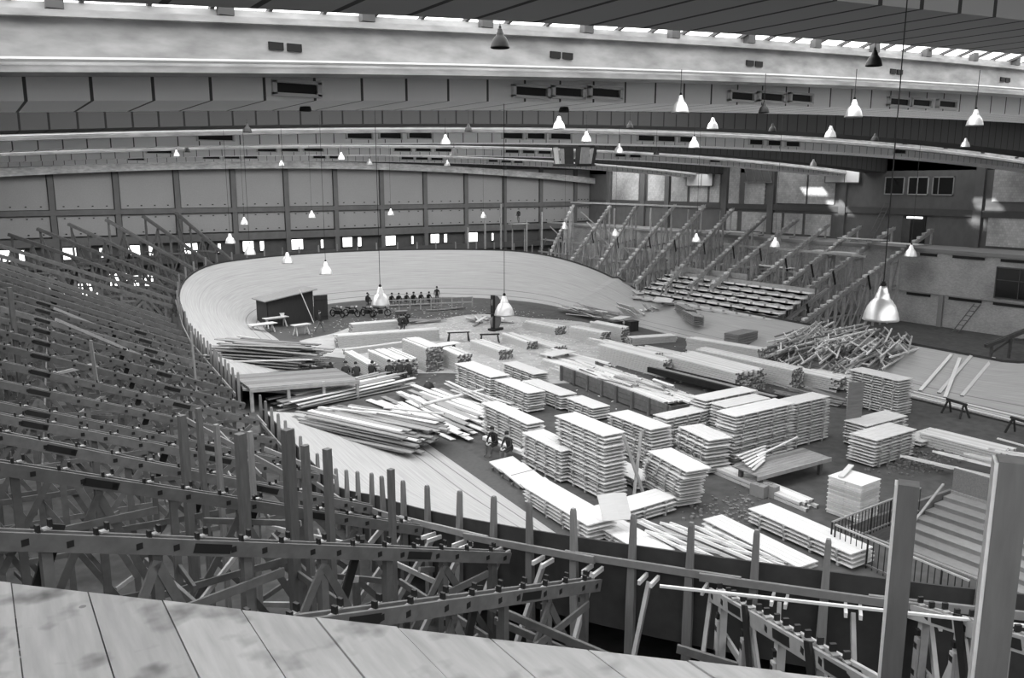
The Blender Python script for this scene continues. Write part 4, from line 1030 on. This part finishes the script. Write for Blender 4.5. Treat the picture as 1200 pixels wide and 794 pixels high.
# frames lying by the near rim and at the right edge
for j, (x, y, z, a) in enumerate([(19.2, 18.2, .25, 100), (19.9, 17.4, .3, 104), (20.5, 16.6, .2, 96), (18.7, 17.0, .35, 98), (33.6, 17.2, .3, 110), (34.6, 16.4, .5, 106), (35.2, 15.4, .6, 108), (33.4, 15.0, .4, 104), (36.4, 15.0, .7, 108)]):
    r = root('gable_truss', (x, y, z), rad(a), label=('triangulated pale frame lying behind the near rim, %s of four' % ordn(j+1)) if j < 4 else 'triangulated pale frame lying beyond the stairwell, %s of five' % ordn(j-3), cat='truss', group='frames lying on the ground')
    r.rotation_euler = (rad(12), rad(-3), rad(a))
    for n_, me in MTN: link(n_, me, r)

# ---------------------------------------------------------------- trestles, tables, shed, saw, motorcycles, stair
def trestle(x, y, a, L, lab, h=.75, mat='truss', top=None):
    r = root('sawhorse' if top is None else 'trestle_table', (x, y, 0), rad(a), label=lab, cat='sawhorse' if top is None else 'table', group='sawhorses and trestle tables')
    b = MB(); b.beam((-L/2, 0, h-.06), (L/2, 0, h-.06), .1, .12); b.obj('rail', mat, r)
    for sx in (-1, 1):
        for sy in (-1, 1):
            b = MB(); b.beam((sx*(L/2-.15), sy*.05, h-.1), (sx*(L/2-.05), sy*.32, 0), .07, .09); b.obj('leg', mat, r)
    if top:
        b = MB()
        for i in range(3): b.box((0, -top/3+i*top/3, h+.03), (L+.3, top/3-.01, .05))
        b.obj('tabletop', 'new_wood', r)
trestle(42.3, 22.6, 75, 1.3, 'dark sawhorse on the strip beside the right track', .8, 'tar')
trestle(41.5, 18.9, 75, 1.4, 'dark sawhorse cut by the right picture edge', .8, 'tar')
trestle(27.4, 50.6, 8, 1.5, 'trestle table with pale top behind the beam stacks', .8, 'tar', .9)
trestle(30.6, 54.6, -20, 1.7, 'trestle table nearer the round saw', .8, 'tar', .5)
trestle(32.4, 53.0, -25, 1.5, 'low dark trestle beside the round saw', .7, 'tar')
trestle(32.4, 44.2, 10, 2.0, 'trestle bench with grey sheet in the open sandy patch', .7, 'tar', 1.2)
trestle(20.9, 68.6, 10, 1.8, 'pale table in front of the dark shed', .8, 'new_wood', .7)
trestle(21.5, 64.0, 12, 1.2, 'small pale table before the shed', .8, 'new_wood', .7)
trestle(19.2, 66.6, 10, 1.9, 'pale bench at the track foot left of the shed', .7, 'new_wood', .9)
# plank workbench in front of the double stack
r = root('workbench', (26.9, 21.3, 0), rad(-1), label='long plank workbench before the big double stack', cat='workbench')
for i in range(7):
    b = MB(); b.box((.1, -.6+i*.2, .72+.004*i), (4.3, .19, .05)); b.obj('top_plank', 'old_wood', r)
b = MB(); b.box((.1, -.72, .66), (4.4, .07, .16)); b.obj('front_rail', 'truss_light', r)
for x in (-1.7, 1.9):
    for y in (-.5, .5):
        b = MB(); b.box((x, y, .34), (.16, .14, .68)); b.obj('leg', 'truss', r)
for j in range(6):
    plank_between((24.9+.1*j, 21.0+.25*j, .85+.03*j), (26.3+.25*j, 21.6+.2*j, .86+.02*j), .12, .05, 'plank', NW, 'short plank heaped on the left end of the workbench', 'plank', 'planks on the workbench')
plank_between((26.2, 21.9, .95), (29.6, 22.6, 1.0), .08, .06, 'plank', NW, 'long stick lying over the back of the workbench', 'plank')
# dark shed with open door
r = root('shed', (20.4, 69.2, 0), rad(6), label='dark boarded shed with sloping roof inside the far bend', cat='shed')
def wallq(pts, t, nm, mt='tar'):
    b = MB(); b.hexa(pts); b.obj(nm, mt, r)
W_, D_ = 4.2, 2.2
wallq([(0, 0, 0), (W_, 0, 0), (W_, .08, 0), (0, .08, 0), (0, 0, 2.15), (W_, 0, 2.75), (W_, .08, 2.75), (0, .08, 2.15)], 0, 'front_wall')
wallq([(0, D_, 0), (W_, D_, 0), (W_, D_+.08, 0), (0, D_+.08, 0), (0, D_, 2.15), (W_, D_, 2.75), (W_, D_+.08, 2.75), (0, D_+.08, 2.15)], 0, 'back_wall')
wallq([(0, 0, 0), (.08, 0, 0), (.08, D_, 0), (0, D_, 0), (0, 0, 2.15), (.08, 0, 2.15), (.08, D_, 2.15), (0, D_, 2.15)], 0, 'side_wall')
wallq([(W_-.08, .9, 0), (W_, .9, 0), (W_, D_, 0), (W_-.08, D_, 0), (W_-.08, .9, 2.74), (W_, .9, 2.75), (W_, D_, 2.75), (W_-.08, D_, 2.74)], 0, 'side_wall')
wallq([(-.3, -.3, 2.12), (W_+.3, -.3, 2.8), (W_+.3, D_+.3, 2.8), (-.3, D_+.3, 2.12), (-.3, -.3, 2.2), (W_+.3, -.3, 2.88), (W_+.3, D_+.3, 2.88), (-.3, D_+.3, 2.2)], 0, 'roof', 'old_wood')
b = MB(); b.box((W_+.75, .1, 1.15), (1.3, .07, 2.2)); b.box((W_+.75, .05, .4), (1.2, .05, .1)); b.box((W_+.75, .05, 1.9), (1.2, .05, .1)); b.obj('door', 'tar', r)
plank_between((24.2, 68.6, .05), (23.2, 69.0, 3.0), .16, .06, 'plank', NW, 'white board leaning against the dark shed', 'plank')
b = MB(); b.box((0, 0, 0), (.3, .2, .22)); b.box((0, 0, .14), (.36, .24, .04)); o = tag(b.obj('box', 'white_paint'), 'small white box on the table in front of the shed', 'box'); o.location = (21.5, 68.7, .97)
# round band saw on a stand
r = root('band_saw', (35.6, 57.3, 0), rad(20), label='dark round wheeled machine on a stand in the open sand', cat='machine')
b = MB(); prof = [(.05, -.1), (.62, -.1), (.68, 0), (.62, .1), (.05, .1)]; b.lathe(prof, 22); o = b.obj('lower_wheel', 'steel', r); o.rotation_euler = (rad(90), 0, 0); o.location = (0, 0, .75)
o = link('upper_wheel', o.data, r); o.rotation_euler = (rad(90), 0, 0); o.location = (0, 0, 2.35); o.scale = (.8, .8, .8)
b = MB(); b.box((-.35, 0, 1.5), (.22, .3, 2.9)); b.obj('column', 'iron', r)
b = MB(); b.box((.1, 0, 1.45), (1.6, .9, .07)); b.obj('saw_table', 'iron', r)
b = MB(); b.box((0, 0, .1), (1.2, .7, .2)); b.obj('base', 'iron', r)
# motorcycles
def motorcycle(x, y, a, lab):
    r = root('motorcycle', (x, y, 0), rad(a), label=lab, cat='motorcycle', group='motorcycles parked by the far bend')
    for xx in (-.65, .65):
        b = MB(); prof = [(.24, -.05), (.32, -.06), (.34, 0), (.32, .06), (.24, .05), (.24, -.05)]; b.lathe(prof, 16); o = b.obj('wheel', 'black', r); o.rotation_euler = (rad(90), 0, 0); o.location = (xx, 0, .34)
    b = MB(); b.beam((-.65, 0, .34), (-.1, 0, .45), .1, .1); b.beam((.65, 0, .34), (.45, 0, .95), .1, .08); b.beam((-.3, 0, .7), (.45, 0, .8), .08, .08); b.box((0, 0, .45), (.4, .26, .36)); b.obj('frame', 'iron', r)
    b = MB(); b.lathe([(.02, -.28), (.13, -.22), (.16, 0), (.13, .22), (.02, .28)], 10); o = b.obj('fuel_tank', 'steel', r); o.rotation_euler = (0, rad(90), 0); o.location = (.15, 0, .86)
    b = MB(); b.box((-.38, 0, .82), (.45, .28, .1)); b.obj('saddle', 'black', r)
    b = MB(); b.tube((.42, -.36, 1.02), (.42, .36, 1.02), .02, 6); b.obj('handlebar', 'steel', r)
    b = MB(); b.lathe([(.01, 0), (.11, .02), (.12, .12)], 12); o = b.obj('headlamp', 'alu', r); o.rotation_euler = (0, rad(-90), 0); o.location = (.66, 0, .92)
for j, (x, y, a) in enumerate([(27.2, 70.8, -70), (28.4, 70.4, -60), (29.6, 69.6, -75), (30.6, 69.0, -20), (26.2, 72.4, -80)]):
    motorcycle(x, y, a, 'parked dark motorcycle between the shed and the seated row, %s listed from left' % ordn(j+1))
# wheelbarrow
r = root('wheelbarrow', (31.6, 67.0, 0), rad(-10), label='dark wheelbarrow right of the motorcycles', cat='wheelbarrow')
b = MB(); b.hexa([(-.3, -.2, .35), (.4, -.2, .35), (.4, .2, .35), (-.3, .2, .35), (-.5, -.34, .7), (.65, -.34, .7), (.65, .34, .7), (-.5, .34, .7)]); b.obj('tray', 'steel', r)
b = MB(); b.lathe([(.1, -.04), (.19, -.04), (.2, 0), (.19, .04), (.1, .04)], 14); o = b.obj('wheel', 'black', r); o.rotation_euler = (rad(90), 0, 0); o.location = (.75, 0, .2)
for sy in (-1, 1):
    b = MB(); b.beam((.75, sy*.12, .22), (-1.0, sy*.3, .6), .05, .05); b.obj('handle', 'truss', r)
    b = MB(); b.beam((-.3, sy*.24, .4), (-.35, sy*.26, 0), .05, .05); b.obj('leg', 'iron', r)
# railing and bench in the far bend
r = root('railing', (32.6, 71.6, 0), rad(-16), label='low wooden railing before the row of seated people in the far bend', cat='railing')
for z in (.55, 1.0):
    b = MB(); b.beam((0, 0, z), (8.2, 0, z), .07, .1); b.obj('rail', 'truss_light', r)
for i in range(9):
    b = MB(); b.box((i*1.02, 0, .55), (.08, .08, 1.1)); b.obj('post', 'truss_light', r)
r = root('bench', (31.8, 74.8, 0), rad(-14), label='long bench under the seated row in the far bend', cat='bench')
b = MB(); b.box((3.2, 0, .45), (6.6, .36, .05)); b.obj('seat', 'old_wood', r)
for i in range(5):
    b = MB(); b.box((.2+i*1.5, 0, .21), (.1, .3, .42)); b.obj('leg', 'old_wood', r)
heap(12, 38.4, 69.6, -10, 14, 4, 2, .5, 1.5, 3.4, [OW, EW], 'lumber behind the railing in the far bend')

# stairwell at lower right
ZS = .0
r = root('stairwell', (0, 0, 0), 0, label='open stairwell with broad steps inside the near bend at lower right', cat='stairs')
# treads descend towards the left, down into the opening in the floor
for i in range(10):
    x = HX1-.3-i*.6; z = -.16*i-.08
    b = MB(); b.box((x, (HY0+HY1)/2, z-.25), (.6, HY1-HY0-.1, .5)); b.box((x-.03, (HY0+HY1)/2, z+.015), (.6, HY1-HY0-.12, .04)); b.obj('step', 'rail', r)
for x0_, x1_, y0_, y1_ in ((HX0-.1, HX1+.1, HY1, HY1+.12), (HX0-.1, HX1+.1, HY0-.12, HY0), (HX0-.12, HX0, HY0, HY1), (HX1, HX1+.12, HY0, HY1)):
    b = MB(); b.box(((x0_+x1_)/2, (y0_+y1_)/2, -1.0), (x1_-x0_, y1_-y0_, 2.1)); b.obj('side_wall', 'old_wood', r)
b = MB(); b.box(((HX0+HX1)/2, (HY0+HY1)/2, -2.1), (HX1-HX0, HY1-HY0, .1)); b.obj('landing', 'concrete_dark', r)
b = MB(); b.beam((HX1+.1, HY0, .5), (HX1+.1, HY1, .5), .08, .9); b.obj('parapet', 'old_wood', r)
def railing(p, q, n, lab):
    p = Vector(p); q = Vector(q); r = root('stair_railing', p, 0, label=lab, cat='railing', group='stair railings'); d = q-p
    for z in (1.0, .12):
        b = MB(); b.beam((0, 0, z), (d.x, d.y, d.z+z), .05, .05); b.obj('rail', 'steel' if z < .5 else 'truss_light', r)
    for i in range(n+1):
        t = i/n; b = MB(); b.tube((d.x*t, d.y*t, d.z*t), (d.x*t, d.y*t, d.z*t+1.0), .015 if i % 6 else .03, 6); b.obj('baluster', 'iron', r)
railing((22.9, 15.9, 0), (28.3, 16.1, 0), 28, 'iron stair railing running across behind the square pile of blocks')
railing((22.8, 15.7, 0), (22.6, 11.2, 0), 22, 'iron stair railing descending toward the near rim')
plank_between((25.4, 14.9, .3), (29.6, 16.0, .9), .08, .07, 'handrail_bar', 'truss_light', 'sloping timber bar across the stairwell', 'bar')

# wood shavings on the sand
b = MB(); r_ = random.Random(3)
for i in range(2600):
    t = r_.random(); x, y = r_.gauss(33.5, 5.5), r_.gauss(55, 9)
    if (Vector((x, y))-CF).length > 13.2 and y > 65: continue
    if x < 20 or x > 44: continue
    s_ = r_.uniform(.04, .16); a = r_.uniform(0, PI)
    b.quad(*[(x+s_*math.cos(a+kk)*(1 if kq % 2 else .5), y+s_*math.sin(a+kk)*(1 if kq % 2 else .5), .012+r_.uniform(0, .03)) for kq, kk in enumerate((0, PI/2, PI, 3*PI/2))])
o = tag(b.obj('wood_shavings', 'shaving'), 'pale wood shavings strewn over the middle of the infield', 'shavings', None, 'stuff')
M['sand'] = surface('sand_patch', .40, .3, (1, 1, 1), 1.6, 0, .95, 0, 9, .25)
b = MB(); n = 60; pts = []
for i in range(n):
    a = 2*PI*i/n; rr = 1+.12*math.sin(3*a)+.08*math.sin(7*a+1); pts.append((31.5+11.5*rr*math.cos(a), 54+12.5*rr*math.sin(a), .006))
b.v = pts; b.f = [tuple(range(n))]; b.m = [0]
o = b.obj('sand_patch', 'sand'); struct(o)
for nm, x, y, sx, sy, cnt, lab in (('rubble', 33.6, 19.4, 2.2, .9, 260, 'broken brick rubble on the ground behind the stairwell'), ('rubble', 22.8, 20.2, 1.8, 1.2, 120, 'scattered chips on the dark ground by the small crates')):
    b = MB()
    for i in range(cnt):
        s_ = rnd.uniform(.04, .13); b.box((x+rnd.gauss(0, sx*.5), y+rnd.gauss(0, sy*.5), s_*.4), (s_, s_*rnd.uniform(.5, 1), s_*.7), 0, rnd.uniform(0, 3))
    tag(b.obj(nm, 'old_wood'), lab, 'rubble', None, 'stuff')

# ---------------------------------------------------------------- hanging frame over the centre
r = root('hanging_frame', (31.5, 41.5, 13.0), rad(15), label='hanging round steel frame with pale boards under the roof centre', cat='hanging frame')
for i in range(8):
    a = 2*PI*i/8; b2 = 2*PI*(i+1)/8; p = Vector((1.25*math.cos(a), 1.25*math.sin(a), 0)); q = Vector((1.25*math.cos(b2), 1.25*math.sin(b2), 0))
    b = MB(); b.beam(p, q, .1, .12); b.beam(p*1.15+Vector((0, 0, 1.1)), q*1.15+Vector((0, 0, 1.1)), .1, .12); b.obj('ring_bar', 'iron', r)
    b = MB(); m_ = (p+q)/2; t = (q-p).normalized(); nn = Vector((t.y, -t.x, 0))
    b.hexa([m_-t*.28-nn*.03, m_+t*.28-nn*.03, m_+t*.28+nn*.03, m_-t*.28+nn*.03]+[m_*1.15+Vector((0, 0, 1.1))+e for e in (-t*.28-nn*.03, t*.28-nn*.03, t*.28+nn*.03, -t*.28+nn*.03)])
    b.obj('board', 'truss_light' if i % 2 else 'iron', r)
    b = MB(); b.tube(p*1.15+Vector((0, 0, 1.1)), p*.3+Vector((0, 0, 2.0)), .02, 5); b.obj('cable', 'iron', r)

# ---------------------------------------------------------------- lamps
def lamp_meshes():
    sh = MB(); sh.lathe([(.5, -.02), (.52, 0), (.5, .06), (.47, .2), (.40, .40), (.30, .55), (.22, .63), (.21, .66), (.18, .78), (.16, .80), (.125, .93), (.10, .98), (.02, 1.0)], 28)
    sh.lathe([(.49, 0), (.45, .2), (.38, .4), (.28, .54), (.05, .6)], 28, 0)
    return sh.mesh('lamp_shade', 'alu', True)
LSH = lamp_meshes()
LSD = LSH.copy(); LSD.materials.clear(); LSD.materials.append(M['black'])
bb_ = MB(); bb_.lathe([(.0, .28), (.10, .3), (.14, .42), (.08, .56), (.04, .6)], 12); LB_ = bb_.mesh('bulb', 'white_paint', True)
cp = MB(); cp.tube((0, 0, .98), (0, 0, 1.14), .05, 10); cp.lathe([(.08, 1.02), (.08, 1.08)], 10); LC = cp.mesh('lamp_cap', 'iron')
unitc = MB(); unitc.tube((0, 0, 0), (0, 0, 1), .5, 6); UC = unitc.mesh('cord', 'iron')
FOC, HOR = 975.0, 213.0
fwv = Vector((math.sin(rad(YAW))*math.cos(rad(PITCH)), math.cos(rad(YAW))*math.cos(rad(PITCH)), -math.sin(rad(PITCH))))
rtv = Vector((math.cos(rad(YAW)), -math.sin(rad(YAW)), 0)); upv = rtv.cross(fwv)
LAMPS = [  # picture column, row of the shade's lower edge, height of that edge above the floor, diameter, dark?
    (1032, 374, 10.55, .36, 0), (591, 369, 9.65, .35, 0), (446, 357, 9.6, .36, 0),
    (382, 321, 9.4, .36, 0), (337, 308, 9.3, .37, 0), (293, 298, 9.7, .36, 0), (270, 285, 9.8, .36, 0), (286.5, 263, 10.0, .36, 0), (365.5, 255, 10.2, .36, 0),
    (458, 252, 10.2, .36, 0), (566.5, 255, 9.9, .36, 0), (662, 268, 9.4, .36, 0), (721, 276, 9.3, .36, 0), (815.7, 283, 9.5, .36, 0), (908, 289, 9.6, .36, 0), (1067, 300, 9.7, .36, 0),
    (586, 56, 13.7, .24, 1), (1024, 77, 13.6, .22, 1), (797, 132, 13.2, .30, 0), (1000, 137, 13.2, .32, 0), (1142, 147, 13.1, .31, 0), (358, 130, 13.1, .19, 1),
    (661, 131, 13.3, .2, 1), (895, 132, 13.3, .2, 1), (549, 154, 13.4, .22, 1), (522, 169, 13.2, .32, 0), (655, 151, 13.5, .36, 0), (738, 150, 13.5, .2, 1), (687, 166, 13.3, .34, 0),
    (290, 155, 13.4, .25, 1), (219, 178, 13.2, .28, 1), (207, 183, 13.3, .34, 0), (532, 183, 13.1, .36, 0), (433, 193, 13.1, .42, 0), (524, 194, 13.1, .42, 0), (400, 187, 13.2, .4, 0), (330, 194, 13.1, .36, 0),
    (813, 173, 13.1, .36, 0), (835, 151, 13.4, .3, 0), (905, 154, 13.4, .22, 1), (973, 161, 13.3, .34, 0), (1025, 165, 13.3, .24, 1), (1131, 172, 13.2, .3, 0), (725, 179, 13.2, .4, 0), (769, 181, 13.2, .26, 1), (953, 194, 13.0, .4, 0)]
def roof_z(x, y): return zb(x, 14.0, .00095)
for i, (px, py, z, d, dark) in enumerate(LAMPS):
    dv = fwv*FOC+rtv*(px-600)-upv*(py-397); t = (z-EYE)/dv.z; p = Vector((0, 0, EYE))+dv*t
    p.x = min(61.5, p.x); p.y = min(90.5, p.y)
    where = 'hanging low over the infield' if i < 16 else 'close under the ceiling'
    rows = ('%s of the low row of bright pendant lamps over the infield, counting right to left and near to far' % ordn(i+1)) if i < 16 else ('%s %s pendant lamp under the ceiling' % (ordn(i-15), 'dark' if dark else 'bright'))
    special = {0: 'largest bright bell lamp, hanging in front of the brick wall at right', 1: 'bright bell lamp hanging in the centre above the round machine', 2: 'bright bell lamp hanging over the motorcycles by the far bend', 16: 'dark bell lamp against the top concrete girder, centre', 17: 'dark bell lamp under the roof edge at upper right'}
    lab = special.get(i, ('bright bell pendant lamp over the infield, %s smaller one from the left' % ordn(1+sum(1 for q in LAMPS[3:16] if q[0] < px))) if i < 16 else '%s bell lamp under the ceiling, %s from the left' % ('dark' if dark else 'bright', ordn(1+sum(1 for q in LAMPS[18:] if q[0] < px))))
    r = root('pendant_lamp', p, 0, label=lab, cat='lamp', group='pendant lamps')
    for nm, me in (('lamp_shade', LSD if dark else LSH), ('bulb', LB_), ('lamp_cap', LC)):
        o = link(nm, me, r); o.scale = (d, d, d)
    top = roof_z(p.x, p.y)+.4; c = link('cord', UC, r); c.location = (0, 0, d*1.1); c.scale = (.012, .012, max(.1, top-p.z-d*1.1))

# ---------------------------------------------------------------- people
def figure(pose):
    """one continuous skinned body; returns body mesh and head position/direction"""
    J = {}; E = []; Rr = {}
    def add(n, p, r, par=None):
        J[n] = Vector(p); Rr[n] = r
        if par: E.append((par, n))
    if pose == 'stand' or pose == 'walk':
        hz = .93
        add('pelvis', (0, 0, hz), .135); add('waist', (0.01, 0, 1.08), .125, 'pelvis'); add('chest', (0.0, 0, 1.3), .15, 'waist'); add('neckb', (0, 0, 1.47), .075, 'chest'); add('neck', (.02, 0, 1.53), .052, 'neckb')
        hd = Vector((.03, 0, 1.62))
        st = .28 if pose == 'walk' else .03
        for sg, nm in ((1, 'l'), (-1, 'r')):
            f = st*sg
            add('hip'+nm, (0, sg*.1, hz-.06), .1, 'pelvis'); add('knee'+nm, (f*.55+.03, sg*.11, .5), .065, 'hip'+nm); add('ank'+nm, (f*1.0-.02-(.12 if f < 0 else 0), sg*.11, .09), .045, 'knee'+nm); add('toe'+nm, (f+.15-(.1 if f < 0 else 0), sg*.13, .04), .04, 'ank'+nm)
            add('sh'+nm, (0, sg*.19, 1.42), .068, 'chest'); add('elb'+nm, (-f*.35-.03, sg*.25, 1.14), .047, 'sh'+nm); add('wr'+nm, (-f*.6+.08, sg*.25, .9), .032, 'elb'+nm)
    elif pose == 'sit':
        add('pelvis', (0, 0, .50), .14); add('waist', (.05, 0, .66), .13, 'pelvis'); add('chest', (.14, 0, .87), .15, 'waist'); add('neckb', (.2, 0, 1.03), .075, 'chest'); add('neck', (.23, 0, 1.09), .052, 'neckb')
        hd = Vector((.26, 0, 1.17))
        for sg, nm in ((1, 'l'), (-1, 'r')):
            add('hip'+nm, (.04, sg*.1, .48), .1, 'pelvis'); add('knee'+nm, (.46, sg*.15, .52), .068, 'hip'+nm); add('ank'+nm, (.50, sg*.13, .09), .045, 'knee'+nm); add('toe'+nm, (.66, sg*.15, .04), .04, 'ank'+nm)
            add('sh'+nm, (.16, sg*.19, .97), .068, 'chest'); add('elb'+nm, (.27, sg*.25, .70), .047, 'sh'+nm); add('wr'+nm, (.45, sg*.12, .62), .032, 'elb'+nm)
    for nm, sg in (('l', 1), ('r', -1)):
        w = J['wr'+nm]; e = J['elb'+nm]; d = (w-e).normalized(); side = Vector((0, 1, 0)); cu = d.cross(side).normalized()
        add('palm'+nm, w+d*.07, .034, 'wr'+nm)
        for q, (o_, l_) in enumerate(((-.033, .075), (-.011, .085), (.011, .08), (.033, .062))):
            a = w+d*.10+side*o_; add('f%d%s' % (q, nm), a, .010, 'palm'+nm); add('g%d%s' % (q, nm), a+d*l_*.5-cu*.01, .009, 'f%d%s' % (q, nm)); add('h%d%s' % (q, nm), a+d*l_*.85-cu*.035, .008, 'g%d%s' % (q, nm))
        a = w+d*.04-side*.035*1; add('t0'+nm, a, .011, 'palm'+nm); add('t1'+nm, a+d*.04-side*.025, .009, 't0'+nm)
    add('head', hd, .088, 'neck'); add('crown', hd+Vector((0, 0, .10)), .083, 'head'); add('nose', hd+Vector((.105, 0, .02)), .014, 'head')
    for sg in (1, -1): add('ear%d' % sg, hd+Vector((-.01, sg*.092, .03)), .014, 'head')
    names = list(J); idx = {n: i for i, n in enumerate(names)}
    me = bpy.data.meshes.new('body'); me.from_pydata([J[n] for n in names], [(idx[a], idx[b_]) for a, b_ in E], [])
    ob = bpy.data.objects.new('tmp', me); COL.objects.link(ob)
    sk = ob.modifiers.new('s', 'SKIN'); sk.use_smooth_shade = True
    sv = me.skin_vertices[0].data
    for n in names: sv[idx[n]].radius = (Rr[n], Rr[n]); sv[idx[n]].use_root = n == 'pelvis'
    ob.modifiers.new('u', 'SUBSURF').levels = 1
    dg = bpy.context.evaluated_depsgraph_get(); out = bpy.data.meshes.new_from_object(ob.evaluated_get(dg))
    bpy.data.objects.remove(ob)
    out.materials.clear()
    for m_ in ('cloth_dark', 'skin', 'cloth_grey'): out.materials.append(M[m_])
    hands = [J['palml'], J['palmr']]
    for p in out.polygons:
        c = p.center
        p.use_smooth = True
        if c.z > J['neck'].z-.01: p.material_index = 1
        elif min((c-h).length for h in hands) < .06 or any((c-J['g%d%s' % (q, n)]).length < .045 for q in range(4) for n in 'lr'): p.material_index = 1
        elif c.z < J['pelvis'].z-.02: p.material_index = 2
    out.name = 'person_body'
    return out, hd
FIG = {p: figure(p) for p in ('stand', 'walk', 'sit')}
hm = MB(); hm.lathe([(.096, .02), (.098, .07), (.088, .12), (.06, .16), (.01, .175)], 14); HAIR = hm.mesh('hair', 'hair', True)
hm = MB(); hm.lathe([(.15, .085), (.15, .095), (.1, .1), (.1, .17), (.075, .2), (.01, .2)], 16); HAT = hm.mesh('hat', 'hair', True)
def person(x, y, z, a, pose, lab, grp=None, hat=False, light=False):
    me, hd = FIG[pose]; o = link('person', me); o.location = (x, y, z); o.rotation_euler = (0, 0, rad(a))
    tag(o, lab, 'person', grp)
    h = link('hat' if hat else 'hair', HAT if hat else HAIR, o); h.location = hd+Vector((-.012, 0, .012))
    return o
# two men sitting on a beam at the stack's end, facing left
plank_between((19.3, 28.6, .42), (19.0, 31.6, .42), .22, .18, 'beam', NW, 'beam the two men in dark suits sit on', 'beam')
person(18.95, 29.3, .04, 195, 'sit', 'man in dark suit seated nearer on the beam before the stacks', 'two men seated on a beam')
person(18.8, 30.3, .04, 200, 'sit', 'man in dark suit seated behind his companion on the beam', 'two men seated on a beam')
person(23.2, 64.4, 0, -25, 'walk', 'workman in dark overalls walking to the right before the shed')
person(28.9, 61.4, 0, 40, 'sit', 'person in dark clothes sitting left at the end of the long crosswise stack', 'three people by the crosswise stack')
person(29.5, 61.3, 0, 140, 'sit', 'person in pale shirt sitting in the middle by the crosswise stack', 'three people by the crosswise stack')
person(30.0, 62.2, 0, 200, 'sit', 'person sitting on the right by the crosswise stack', 'three people by the crosswise stack')
for j, (x, y, hat) in enumerate([(15.6, 46.3, 0), (16.3, 46.7, 0), (16.95, 46.2, 0), (17.6, 46.8, 0), (18.2, 46.5, 1), (18.8, 46.1, 0), (19.6, 45.9, 0), (20.6, 45.4, 1), (21.3, 45.2, 0), (21.8, 45.0, 0)]):
    person(x, y, .0, 80+rnd.uniform(-40, 40), 'sit', 'worker in dark clothes seated by the tunnel planks, %s from the left' % ordn(j+1), 'workers resting by the tunnel', hat)
for j in range(9):
    x = 31.9+j*.72; y = 74.8-.18*j
    person(x, y, .0, -100+rnd.uniform(-20, 20), 'sit', 'person in dark clothes on the far bench, %s from the left' % ordn(j+1), 'people on the far bench', j % 3 == 0)
person(38.6, 73.2, 0, -120, 'stand', 'person in pale trousers standing at the right end of the far bench')
person(30.9, 72.6, 0, -60, 'stand', 'person in dark clothes standing by the bright lamp near the far bench')
person(56.8, 86.0, 7.0, 200, 'stand', 'tiny workman standing on the far right scaffold')
b = MB(); b.box((0, 0, 0), (2.4, 1.2, .08)); b.box((.9, 0, -3.5), (.12, .12, 7)); b.box((-.9, 0, -3.5), (.12, .12, 7)); o = tag(b.obj('scaffold_platform', 'truss_light'), 'small scaffold platform under the tiny workman', 'platform'); o.location = (56.8, 86.0, 6.95)
# dark bush-like bundle by the beams
b = MB(); b.lathe([(.05, 0), (.3, .1), (.36, .35), (.22, .6), (.04, .68)], 12); o = tag(b.obj('sack', 'iron', None, True), 'dark round sack standing at the end of the beam before the middle block', 'sack'); o.location = (21.4, 41.8, 0)

# ---------------------------------------------------------------- light
M['sky_glow'].node_tree.nodes['Emission'].inputs[1].default_value = 3.0
M['roof_fill'].node_tree.nodes['Emission'].inputs[1].default_value = .9
M['roof_fill_strong'].node_tree.nodes['Emission'].inputs[1].default_value = 3.8
M['glow'].node_tree.nodes['Emission'].inputs[1].default_value = 3.0
sd = bpy.data.lights.new('sun', 'SUN'); sd.energy = 7.0; sd.angle = rad(2.0); su = bpy.data.objects.new('sun', sd); COL.objects.link(su)
su.rotation_euler = Vector((1.0, -.42, -.5)).to_track_quat('-Z', 'Y').to_euler(); su.location = (0, 40, 30)
w = bpy.data.worlds.new('world'); bpy.context.scene.world = w; w.use_nodes = True
w.node_tree.nodes['Background'].inputs[0].default_value = (1, 1, 1, 1); w.node_tree.nodes['Background'].inputs[1].default_value = .6
sc = bpy.context.scene
sc.view_settings.view_transform = 'Standard'; sc.view_settings.look = 'None'; sc.view_settings.gamma = 1.0; sc.view_settings.exposure = 0.45
sc.view_settings.use_curve_mapping = False
try: sc.cycles.use_denoising = True; sc.cycles.max_bounces = 6; sc.cycles.diffuse_bounces = 4
except Exception: pass
print('panels', npan, 'planks', npl, 'beams', nbeam)
